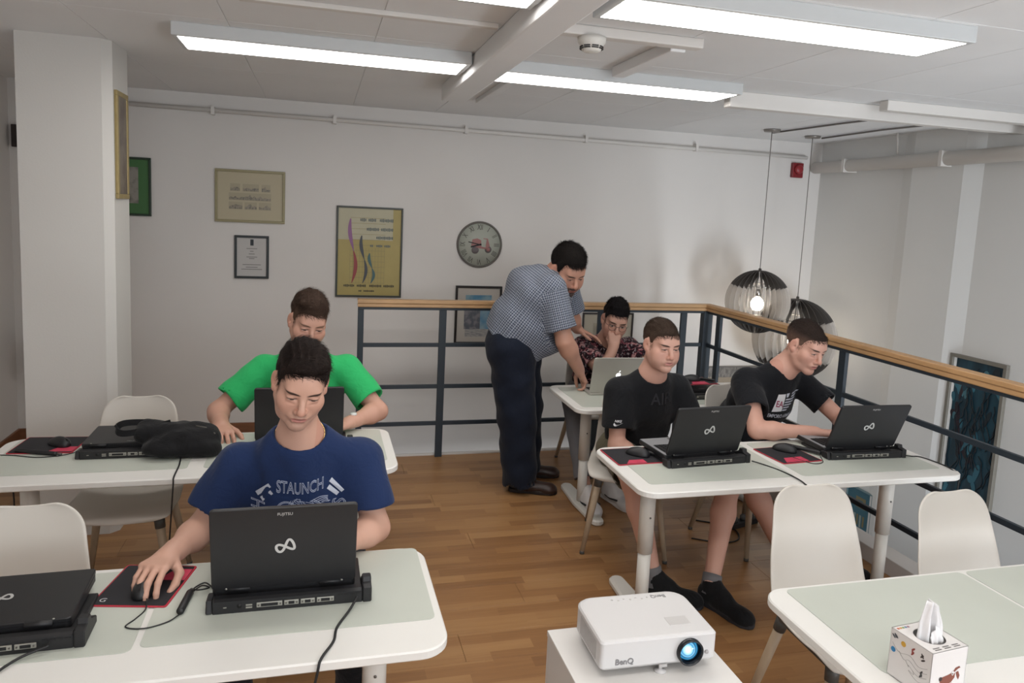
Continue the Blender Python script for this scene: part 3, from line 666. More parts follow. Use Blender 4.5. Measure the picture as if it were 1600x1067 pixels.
def make_laptop(loc, rz, label, opened=True, ang=100, logo=True):
    """local origin: rear centre of the dock at table level; laptop rests on the dock"""
    t = thing('laptop', label, 'laptop', loc, rz, 'black laptops on docks')
    z0 = .0215; W = .187
    MB().prism(rrect(-W, W, .052, .292, .012, 4), z0, z0+.022, bev=.003).build('base', M_blk, t)
    MB().prism(rrect(-W+.004, W-.004, .056, .288, .010, 4), z0+.0220, z0+.0222).build('palm_rest', M_deck, t)
    kb = MB().box(-W+.02, W-.02, .085, .19, z0+.0223, z0+.0230).build('keyboard', M_key, t)
    if opened:
        q = MB()
        for r in range(5):
            for c in range(15): q.bbox(-W+.024+c*.0222, -W+.024+c*.0222+.0188, .088+r*.0202, .088+r*.0202+.0170, z0+.0231, z0+.0258, .0006)
        o = q.build('keys', M_key, kb); o['kind'] = 'stuff'
        MB().box(-.045, .045, .215, .275, z0+.0223, z0+.0227).build('touchpad', M_dark, t)
    th = math.radians(ang)
    # lid frame: x right, y along the lid away from hinge, z outward (towards lid back)
    hy, hz = .046, z0+.022
    if opened: ly = Vector((0, math.cos(th), math.sin(th))); 
    else: ly = Vector((0, 1, .02)).normalized()
    lx = Vector((1, 0, 0)); lz = lx.cross(ly)          # lid outside normal
    if not opened: lz = lx.cross(ly)
    out = -lz if opened and lz.y > 0 else lz
    M = Matrix(((1, ly.x, lz.x, 0), (0, ly.y, lz.y, hy), (0, ly.z, lz.z, hz), (0, 0, 0, 1)))
    sgn = 1 if not opened else -1
    # opened: lz points towards the user (+y is user side) when th>90 -> compute sign of outside
    osign = 1 if (lz.y < 0 and opened) or (not opened and lz.z > 0) else -1
    zo, zi = (.006*osign, -.006*osign)
    MB().prism(rrect(-W, W, .004, .248, .010, 4), -.006, .006, M=M, bev=.0022).build('lid', M_blk, t)
    if opened: MB().box(-W+.014, W-.014, .028, .236, min(zi, zi*1.08), max(zi, zi*1.08), M=M).build('screen', M_scr, t)
    for s in (-1, 1): MB().tube([(s*.12-.03, hy, hz), (s*.12+.03, hy, hz)], .0075, 12).build('hinge', M_blk2, t)
    for s in (-1, 1): MB().lathe([(.003, 0), (.003, .0015), (0, .0015)], 8, M=M @ Matrix.Translation((s*.15, .006, zo))).build('hinge_screw', M_port, t)
    if logo:
        # logo faces outwards; mirrored axes so it reads right from behind the lid
        if opened: LM = M @ Matrix(((1, 0, 0, 0), (0, 1, 0, .128), (0, 0, osign, zo*1.05), (0, 0, 0, 1)))
        else: LM = M @ Matrix(((-1, 0, 0, 0), (0, -1, 0, .128), (0, 0, osign, zo*1.05), (0, 0, 0, 1)))
        rot = Matrix.Rotation(.35, 4, 'Z')
        P = [LM @ (rot @ p) for p in logo_curve(.046)]
        b = MB(); m = len(P)
        nrm = (LM.to_3x3() @ Vector((0, 0, 1))).normalized()
        vs = []
        for i in range(m):
            tn = (P[(i+1) % m]-P[i-1]).normalized(); sd = tn.cross(nrm)*.0035
            off = nrm*(.0006+.0002*math.sin(i/m*2*PI))
            vs += [P[i]+sd+off, P[i]-sd+off]
        b.add(vs, [(2*i, 2*((i+1) % m), 2*((i+1) % m)+1, 2*i+1) for i in range(m)]); b.build('emblem', M_logo, t)
        tm = LM @ Matrix.Translation((.0, .10, .0004))
        text_obj('brand_lettering', 'FUJITSU', .0115, M_logo, t, tm, extr=.0002)
    return t
def station(x, y, rz, dl, ll, opened=True, ang=100, logo=True):
    make_dock((x, y, TZ+.0018), rz, dl); return make_laptop((x-.015*math.cos(rz), y-.015*math.sin(rz), TZ+.0018), rz, ll, opened, ang, logo)
station(-.06, 1.918, 0, 'docking station in front of the navy shirt boy', 'open black laptop in front of the navy shirt boy', ang=101)
station(-.055, 3.20, 0, 'docking station in front of the green shirt boy', 'open black laptop in front of the green shirt boy', ang=100)
station(1.703, 2.80, .07, 'docking station of the boy with the white sleeve logo', 'open black laptop facing the boy with the white sleeve logo', ang=108)
station(2.53, 2.787, -.035, 'docking station of the boy with the eagle print', 'open black laptop facing the boy with the eagle print', ang=112)
station(-.742, 1.822, .03, 'docking station cut by the lower left picture edge', 'closed black laptop at the lower left picture edge', opened=False)
station(-.735, 3.205, .0, 'docking station beside the black bag', 'closed black laptop under the black bag', opened=False)
station(2.33, 3.90, .0, 'docking station on the far table behind the boys in black', 'closed black laptop with a mouse pad on it on the far table', opened=False)
# silver laptop
M_alu = mat('aluminium', '#b9b6ae', .35, metal=.35)
t = thing('laptop', 'open silver laptop the standing man points at', 'laptop', (1.775, 4.05, TZ+.0018), -.03)
MB().prism(rrect(-.17, .17, 0, .235, .012, 4), 0, .014, bev=.003).build('base', M_alu, t)
MB().box(-.145, .145, .05, .15, .0141, .0150).build('keyboard', M_key, t)
MB().box(-.05, .05, .16, .225, .0141, .0146).build('touchpad', mat('alu_pad', '#a5a29b', .4), t)
th = math.radians(104); ly = Vector((0, math.cos(th), math.sin(th))); lz = Vector((1, 0, 0)).cross(ly)
M = Matrix(((1, 0, 0, 0), (0, ly.y, lz.y, .006), (0, ly.z, lz.z, .016), (0, 0, 0, 1)))
MB().prism(rrect(-.17, .17, 0, .235, .012, 5), -.003, .004, M=M, bev=.0018).build('lid', M_alu, t)
MB().box(-.158, .158, .012, .225, -.0040, -.0031, M=M).build('screen', M_scr, t)
mw = mat('lit_white_logo', '#ffffff', .4, emit=1.0, ecol='#ffffff')
ap = []
for i in range(28):
    a = 2*PI*i/28; r = .0165*(1-.10*abs(math.sin(a))**8*(1 if math.sin(a) > 0 else .8))
    if abs(a) < .42 or a > 2*PI-.42: r *= .80
    ap.append((r*math.cos(a), .118+r*1.05*math.sin(a)))
lz_s = 1 if lz.y < 0 else -1
MB().prism(ap, .0042 if lz_s > 0 else -.0048, .0048 if lz_s > 0 else -.0042, M=M).build('emblem', mw, t)
MB().prism([(.001, .137), (.008, .143), (.009, .151), (.002, .146)], .0042, .0048, M=M).build('emblem_leaf', mw, t)
# ---------------------------------------------------------------- mouse pads and mice
M_rub = mat('pad_black', '#1c1b20', .75, noise=.15, nscale=14); M_red = mat('pad_red', '#b02638', .6); M_pink = mat('pad_pink', '#c23a55', .6, noise=.2, nscale=25)
def mousepad(x, y, rz, w, d, label, pink=(.35, 1, -1, -.4), z=TZ+.0018):
    t = thing('mouse_pad', label, 'mouse pad', (x, y, z), rz, 'black and red mouse pads')
    MB().prism(rrect(-w/2, w/2, -d/2, d/2, .008, 3), 0, .003, bev=.0008).build('edging', M_red, t)
    MB().prism(rrect(-w/2+.005, w/2-.005, -d/2+.005, d/2-.005, .006, 3), .0031, .0035).build('surface', M_rub, t)
    a, b2, c, e = pink
    W = w/2-.006; D = d/2-.006
    MB().prism([(a*W, c*D), (b2*W, c*D), (b2*W, e*D), (a*W+.03, e*D)], .0036, .0038).build('printed_patch', M_pink, t)
    return t
def mouse(x, y, rz, label, z=TZ+.0056):
    t = thing('computer_mouse', label, 'mouse', (x, y, z), rz, 'black computer mice')
    bm = bmesh.new(); bmesh.ops.create_uvsphere(bm, u_segments=24, v_segments=14, radius=1)
    for v in bm.verts:
        zz = max(v.co.z, -.15); v.co = Vector((v.co.x*.033*(1-.10*math.cos(v.co.y*2.2)), v.co.y*.058, (zz+.15)*.033*(1-.18*v.co.y)))
    MB().bm(bm, smooth=True).build('shell', mat('mouse_black', '#1a1a1c', .45), t)
    MB().tube([(0, -.038, .026), (0, -.028, .031), (0, -.018, .033)], .005, 8).build('scroll_wheel', M_dark, t)
    MB().bbox(-.0006, .0006, -.052, -.012, .018, .0335, .0003).build('button_split', M_key, t)
    return t
p = mousepad(-.452, 2.105, -.20, .20, .225, 'mouse pad under the navy shirt boy\'s hand', pink=(.2, 1, .25, .85))
text_obj('pad_emblem', 'G', .026, mat('pad_white', '#c8c8c8', .5), p, Matrix.Translation((-.075, -.085, .0036)), extr=.0001)
mouse(-.445, 2.07, -.1, 'computer mouse under the navy shirt boy\'s right hand')
mousepad(-1.10, 3.41, -.06, .25, .22, 'mouse pad at the left end of the back left table', pink=(.2, 1, -.9, -.3)); mouse(-1.06, 3.40, .9, 'computer mouse at the left end of the back left table')
mousepad(1.415, 2.965, .03, .26, .215, 'mouse pad beside the boy with the white sleeve logo', pink=(-.7, .1, -.98, -.55)); mouse(1.43, 2.97, .8, 'computer mouse lying on the pad at the left end of right table')
mousepad(2.165, 2.89, .09, .225, .22, 'mouse pad beside the boy with the eagle print', pink=(-.8, .4, -.95, -.4)); mouse(2.185, 2.94, .7, 'computer mouse between the laptops of the boys in black')
mousepad(2.30, 4.04, .05, .23, .19, 'mouse pad lying on the closed laptop of the far table', pink=(-.6, .5, -.98, -.3), z=TZ+.0845); mouse(2.28, 4.05, 1.1, 'computer mouse on the closed laptop of the far table', z=TZ+.0883)
# dark sticks: rolled usb hubs
M_cable = mat('black_cable', '#161618', .5)
def stick(a, b2, label, r=.010):
    a = Vector(a); b2 = Vector(b2); t = thing('usb_stick_hub', label, 'usb hub', a)
    d = b2-a; MB().tube([Vector((0, 0, r)), d*.04+Vector((0, 0, r)), d*.96+Vector((0, 0, r)), d+Vector((0, 0, r))], [r*.8, r, r, r*.8], 12).build('body', M_blk2, t)
    MB().tube([d+Vector((0, 0, r)), d*1.12+Vector((0, 0, r))], r*.55, 10).build('plug', M_dark, t); return t
stick((-.335, 1.93, TZ+.002), (-.325, 2.03, TZ+.002), 'black usb stick hub beside the navy shirt boy\'s laptop')
stick((-1.20, 3.325, TZ+.004), (-1.03, 3.265, TZ+.002), 'black usb stick hub on the back left table', .009)
stick((1.56, 2.875, TZ+.006), (1.47, 2.98, TZ+.006), 'black usb stick hub on the left pad of the right table')
stick((2.33, 2.86, TZ+.006), (2.23, 2.99, TZ+.006), 'black usb stick hub on the pad near the eagle print boy')
stick((2.42, 4.00, TZ+.089), (2.33, 4.09, TZ+.089), 'black usb stick hub on the closed laptop of the far table', .008)
def cable(pts, label, r=.0028, n=8): return tag(MB().tube(spline(pts, n), r, 6).build('cable', M_cable), label, 'cable')
Z1 = TZ+.006
cable([(.115, 1.905, .715), (.095, 1.87, .70), (.06, 1.80, Z1-.002), (.05, 1.74, TZ+.004), (.02, 1.672, TZ+.004), (.01, 1.656, .66), (-.03, 1.66, .45), (-.02, 1.68, .2), (.0, 1.75, .004)], 'power cable hanging from the navy shirt boy\'s dock', .0034)
cable([(-.60, 1.815, .71), (-.655, 1.79, .70), (-.70, 1.72, TZ+.005), (-.73, 1.672, TZ+.004), (-.735, 1.655, .66), (-.74, 1.66, .3), (-.7, 1.7, .004)], 'power cable of the closed laptop at lower left', .0034)
cable([(-.43, 2.012, TZ+.012), (-.425, 1.97, TZ+.005), (-.44, 1.93, TZ+.004), (-.455, 1.895, TZ+.004), (-.41, 1.88, TZ+.004), (-.36, 1.90, TZ+.004), (-.335, 1.925, TZ+.008)], 'thin mouse cord on the mat by the navy shirt boy', .0018)
cable([(-.32, 2.04, TZ+.008), (-.30, 2.06, TZ+.012), (-.28, 2.05, TZ+.01), (-.30, 2.03, TZ+.016), (-.32, 2.05, TZ+.01), (-.295, 2.075, TZ+.012), (-.272, 2.055, TZ+.006)], 'coiled cord behind the usb hub of the navy shirt boy', .0022)
cable([(-1.27, 3.30, TZ+.004), (-1.19, 3.285, TZ+.004), (-1.10, 3.25, TZ+.004), (-1.02, 3.26, TZ+.004), (-.97, 3.29, TZ+.006)], 'thin cord on the back left table', .002)
cable([(-.545, 3.20, .712), (-.535, 3.10, TZ+.004), (-.53, 2.95, TZ+.004), (-.53, 2.932, .66), (-.545, 2.94, .45), (-.56, 2.95, .25), (-.55, 3.0, .004)], 'cable hanging from the black bag over table front', .0032)
cable([(1.915, 2.80, .705), (1.97, 2.76, TZ+.004), (2.0, 2.66, TZ+.004), (2.0, 2.54, TZ+.004), (2.0, 2.525, .66), (2.02, 2.53, .4), (2.1, 2.6, .004)], 'power cable over the front of the right table', .0032)
cable([(2.74, 2.775, .705), (2.79, 2.79, TZ+.004), (2.83, 2.77, TZ+.004), (2.845, 2.66, TZ+.004), (2.84, 2.60, .72-.03), (2.868, 2.59, .66), (2.86, 2.60, .45), (2.84, 2.66, .2), (2.80, 2.7, .004)], 'power cable at the right end of right table', .0030)
cable([(2.16, 2.90, TZ+.006), (2.17, 2.83, TZ+.006), (2.21, 2.76, TZ+.004), (2.27, 2.77, TZ+.004), (2.31, 2.84, TZ+.006)], 'thin mouse cord near the eagle print boy', .0018)
cable([(2.05, 3.5, .004), (2.2, 3.42, .004), (2.32, 3.45, .004), (2.36, 3.6, .004), (2.2, 3.72, .004)], 'black cable on the floor behind the right table', .004)
cable([(1.52, 1.95, .004), (1.6, 1.80, .004), (1.72, 1.78, .004), (1.85, 1.85, .004)], 'black cable on the floor under the nearest right table', .004)
for i, (x, lb) in enumerate(((-1.235, 'left of two cables hanging under the back left table'), (-1.20, 'right of two cables hanging under the back left table'))):
    cable([(x, 3.35, .66), (x+.012, 3.36, .45), (x-.012, 3.36, .25), (x+.02, 3.4, .004)], lb, .0035)
# power strip with plugs on the floor
t = thing('power_strip', 'power strip with plugs on the floor behind the right table', 'power strip', (2.45, 3.62, 0), .3)
MB().bbox(-.11, .11, -.025, .025, 0, .035, .004).build('body', M_blk2, t)
for k in range(3): MB().lathe([(.018, .035), (.018, .06), (.006, .07)], 12, M=Matrix.Translation((-.07+.07*k, 0, 0))).build('plug', M_dark, t)
# ---------------------------------------------------------------- projector on its pedestal
PZ = .582
t = thing('pedestal', 'white box pedestal under the projector', 'pedestal', (.880, 1.655, 0))
M_ped = mat('pedestal_white', '#d8d5d1', .5)
for a in ((-.225, .205, -.215, -.20), (-.225, .205, .195, .21)): MB().box(a[0], a[1], a[2], a[3], 0, PZ-.0185).build('side_panel', M_ped, t)
for a in ((-.225, -.21), (.19, .205)): MB().box(a[0], a[1], -.199, .194, 0, PZ-.0185).build('side_panel', M_ped, t)
MB().bbox(-.227, .207, -.217, .212, PZ-.018, PZ, .002).build('top_panel', M_ped, t)
t = thing('projector', 'white projector with glowing blue lens on the pedestal', 'projector', (.881, 1.617, PZ), -.02)
M_pj = mat('projector_white', '#cbc9c8', .35)
W = .165; zb, zt = .018, .104
pl = []
def pring(z, ins):
    pts = []
    for (x, y) in rrect(-W+ins, W-ins, ins, .222-ins, .03, 5, rs=(.012, .045, .045, .012)): pts.append((x, y+.004*math.cos(x/W*1.4), z))
    return pts
rings = [pring(zb, .018), pring(zb+.004, .008), pring(zb+.014, 0), pring(zt-.006, .0), pring(zt-.0015, .004), pring(zt, .010)]
b = MB(); n = len(rings[0]); vs = [Vector(p) for r in rings for p in r]
fs = [(k*n+i, k*n+(i+1) % n, (k+1)*n+(i+1) % n, (k+1)*n+i) for k in range(len(rings)-1) for i in range(n)]
fs += [tuple(range(n-1, -1, -1)), tuple((len(rings)-1)*n+i for i in range(n))]
b.add(vs, fs); b.build('case', M_pj, t)
A = Matrix.Translation((.085, -.0095, .058)) @ Matrix.Rotation(PI/2, 4, 'X')
ln = MB().lathe([(.036, -.016), (.036, .003), (.033, .005), (.0305, .002), (.027, -.010)], 36, M=A, cap=False).build('lens_ring', mat('lens_black', '#0c1016', .25), t)
M_lb = bpy.data.materials.new('lens_glow'); M_lb.use_nodes = True; N, L = nt(M_lb); bb = N['Principled BSDF']; bb.inputs['Base Color'].default_value = lin('#0a1c2c'); bb.inputs['Roughness'].default_value = .08
tc = N.new('ShaderNodeTexCoord'); sp = N.new('ShaderNodeSeparateXYZ'); L.new(tc.outputs['Object'], sp.inputs[0])
dx = n_math(N, L, 'SUBTRACT', sp.outputs[0], .077); dz = n_math(N, L, 'SUBTRACT', sp.outputs[2], .066)
rr = n_math(N, L, 'SQRT', n_math(N, L, 'ADD', n_math(N, L, 'MULTIPLY', dx, dx), n_math(N, L, 'MULTIPLY', dz, dz)))
cr = N.new('ShaderNodeValToRGB'); e = cr.color_ramp.elements; e[0].position = .06; e[0].color = (1, 1, 1, 1); e[1].position = 1; e[1].color = (.0, .01, .02, 1)
for ps, cc in ((.28, '#9fdcff'), (.40, '#2a7fb0'), (.46, '#7cc4ea'), (.55, '#124a6e'), (.66, '#3a8fbf'), (.75, '#0a2a40')): x = e.new(ps); x.color = lin(cc)
L.new(n_math(N, L, 'DIVIDE', rr, .04), cr.inputs[0]); L.new(cr.outputs[0], bb.inputs['Emission Color']); bb.inputs['Emission Strength'].default_value = 1.1
MB().lathe([(0, .001), (.012, .0), (.022, -.004), (.0275, -.010)], 32, M=A).build('lens', M_lb, t)
MB().lathe([(.006, 0), (.005, .003), (0, .0032)], 14, M=Matrix.Translation((.137, .0008, .050)) @ Matrix.Rotation(PI/2, 4, 'X')).build('sensor', mat('sensor_grey', '#a7a3a2', .4), t)
MB().bbox(.05, .112, .048, .088, zt-.001, zt+.0012, .001).build('focus_window', mat('window_grey', '#bdbab8', .3), t)
mpt = mat('projector_print', '#7d7b7c', .5)
text_obj('brand_lettering', 'BenQ', .022, mpt, t, frame_M((-.098, .0002, .046), (1, 0, 0), (0, 0, 1)), extr=.0006, bold=.0004)
text_obj('brand_lettering', 'BenQ', .020, mpt, t, frame_M((.082, .196, zt+.0003), (-1, 0, 0), (0, -1, 0)), extr=.0003, bold=.0004)
for k in range(7): MB().lathe([(.0035, 0), (.003, .001), (0, .0011)], 8, M=Matrix.Translation((-.06+.018*k, .196-.005*(k % 2), zt))).build('button', mat('button_grey', '#c0bdba', .4), t)
for k in range(14): MB().box(-W-.0006, -W+.001, .035+.009*k, .039+.009*k, .038, .090).build('vent_slot', mat('vent_grey', '#a9a6a4', .5), t)
MB().lathe([(.016, 0), (.016, .004), (.005, .006), (.005, .024)], 16, M=Matrix.Translation((.012, .014, 0))).build('foot', M_pj, t)
MB().box(.002, .024, -.0006, .004, .0195, .026).build('foot_release', mat('vent_grey2', '#b5b2b0', .5), t)
for x in (-.135, .135): MB().lathe([(.012, 0), (.012, .005), (.006, .008), (.006, .022)], 14, M=Matrix.Translation((x, .19, 0))).build('foot', M_pj, t)
cable([(1.045, 1.80, .61), (1.08, 1.82, .589), (1.10, 1.80, .57), (1.105, 1.76, .5), (1.11, 1.7, .2), (1.14, 1.75, .004)], 'black projector cable going down behind the pedestal', .004)
# ---------------------------------------------------------------- tissue box
BX = thing('tissue_box', 'white printed tissue box with dog drawing on the nearest table', 'tissue box', (1.43, 1.318, TZ+.0018), .10)
t = BX; s = .057; hB = .118; M_card = mat('card_white', '#d6d2cf', .5)
b = MB()
b.box(-s, s, -s, -s+.0015, 0, hB).box(-s, s, s-.0015, s, 0, hB).box(-s, -s+.0015, -s, s, 0, hB).box(s-.0015, s, -s, s, 0, hB).box(-s, s, -s, s, 0, .0015); b.build('carton', M_card, t)
# lid with round opening
n = 32; q = MB(); vs = []; 
for i in range(n):
    a = 2*PI*i/n+PI/4; c_, s_ = math.cos(a), math.sin(a); k = s/max(abs(c_), abs(s_)); vs.append((c_*k, s_*k, hB))
for i in range(n): a = 2*PI*i/n+PI/4; vs.append((.036*math.cos(a), .034*math.sin(a), hB))
for i in range(n): a = 2*PI*i/n+PI/4; vs.append((.036*math.cos(a), .034*math.sin(a), hB-.002))
for i in range(n): a = 2*PI*i/n+PI/4; c_, s_ = math.cos(a), math.sin(a); k = s/max(abs(c_), abs(s_)); vs.append((c_*k, s_*k, hB-.002))
fs = []
for k in range(3):
    for i in range(n): j = (i+1) % n; fs.append((k*n+i, k*n+j, (k+1)*n+j, (k+1)*n+i))
q.add(vs, fs); q.build('lid', M_card, t)
# tissue: folded sheet rising from the hole
M_tis = mat('tissue_paper', '#dedcdc', .85)
def sheet(prof, name):
    vs = []; fs = []; m = len(prof[0])
    for row in prof: vs += row
    for i in range(len(prof)-1):
        for j in range(m-1): fs.append((i*m+j, i*m+j+1, (i+1)*m+j+1, (i+1)*m+j))
    o = MB().add(vs, fs, True).build(name, M_tis, t); md = o.modifiers.new('thick', 'SOLIDIFY'); md.thickness = .0012
    return o
rows = []
for i in range(15):
    u = i/14; z = hB-.035+.125*u; wv = np.interp(u, [0, .25, .6, 1], [.020, .028, .029, .014]); row = []
    for j in range(21):
        v = -1+2*j/20; fold = .013*math.sin(v*5.2+1.2*u)*(1-.35*u)+.004*math.sin(v*17+u*3)
        row.append((-.006+v*wv+.004*u, .002+fold-.010*abs(v)*(1-u), z-.012*max(0, v)*u))
    rows.append(row)
sheet(rows, 'tissue')
rows = []
for i in range(10):
    u = i/9; row = []
    for j in range(13):
        v = -1+2*j/12; row.append((v*.027*(1-.35*u)+.002, -.012-.010*math.sin(PI*u)+.003*math.sin(v*9), hB-.03+.062*u-.02*abs(v-.2)*u))
    rows.append(row)
sheet(rows, 'tissue_fold')
mb_ = mat('dog_brown', '#7a3d2a', .6); mbd = mat('dog_dark', '#2a1a18', .6); mrd = mat('dog_red', '#9c2733', .6); mwt = mat('eye_white', '#e6e2de', .6)
FM = frame_M((0, -s-.0003, 0), (1, 0, 0), (0, 0, 1))
def pr2(pts, m, nm, z=.0, par=None): MB().prism(pts, z, z+.0004, M=par or FM).build(nm, m, t)
def ell(cx, cy, rx, ry, a=0, n=20): return [(cx+rx*math.cos(u)*math.cos(a)-ry*math.sin(u)*math.sin(a), cy+rx*math.cos(u)*math.sin(a)+ry*math.sin(u)*math.cos(a)) for u in [2*PI*i/n for i in range(n)]]
pr2([(-.026, .044), (-.020, .053), (0, .056), (.015, .060), (.022, .056), (.022, .046), (.012, .036), (-.004, .031), (-.020, .036)], mb_, 'dog_head')
pr2(ell(-.024, .050, .005, .005), mbd, 'dog_nose', .0005); pr2(ell(.014, .058, .0035, .0055), mwt, 'dog_eye', .0005); pr2(ell(.013, .057, .0014, .0022), mbd, 'dog_pupil', .001)
pr2([(.016, .062), (.022, .070), (.034, .072), (.038, .068), (.030, .066), (.020, .060)], mb_, 'dog_ear'); pr2([(.024, .058), (.032, .060), (.038, .048), (.035, .038), (.030, .044)], mb_, 'dog_ear')
pr2([(-.004, .030), (.014, .034), (.020, .022), (.016, .004), (-.004, .006)], mrd, 'dog_collar'); pr2([(.018, .034), (.030, .030), (.034, .004), (.018, .004)], mwt, 'dog_body')
LM = frame_M((-s-.0003, 0, 0), (0, -1, 0), (0, 0, 1)); rnd = random.Random(5)
for (x, y, c, k) in ((-.044, .102, '#4a4f55', 0), (-.020, .096, '#c99b3a', 1), (.006, .094, '#8a3b34', 0), (.034, .092, '#3c3330', 0), (-.046, .068, '#2f78a8', 1), (.030, .052, '#3a3a3a', 0)):
    m = mat('print_'+c, c, .6)
    if k: pr2(ell(x, y, .0065, .0065), m, 'printed_motif', par=LM)
    else:
        for q_ in range(3): pr2(ell(x+rnd.uniform(-.004, .004), y+rnd.uniform(-.006, .006), .0022, .006, rnd.uniform(-1, 1)), m, 'printed_motif', .0001*q_, par=LM)
mln = mat('print_line_grey', '#a5a19e', .6)
for k in range(4):
    P = spline([(-.05+.02*k, .085-.012*k, .0003), (-.03+.015*k, .07-.01*k, .0003), (0, .078-.012*k, .0003), (.025, .066-.012*k, .0003), (.048, .074-.012*k, .0003)], 6)
    MB().tube([LM @ p_ for p_ in P], .0004, 4).build('printed_line', mln, t)
for k in range(3):
    for j in range(2): MB().box(-.040+.030*k, -.020+.030*k, -.050+.006*j, -.047+.006*j, hB+.0001, hB+.0004).build('printed_word', mat('print_txt', '#6d6966', .6), t)
for k, c in enumerate(('#b05a3a', '#c08a3a', '#7a9a5a', '#5a7a9a', '#8a5a6a')): MB().box(-.05+.008*k, -.044+.008*k, .044, .050, hB+.0001, hB+.0004).build('printed_letter', mat('print_l'+c, c, .6), t)
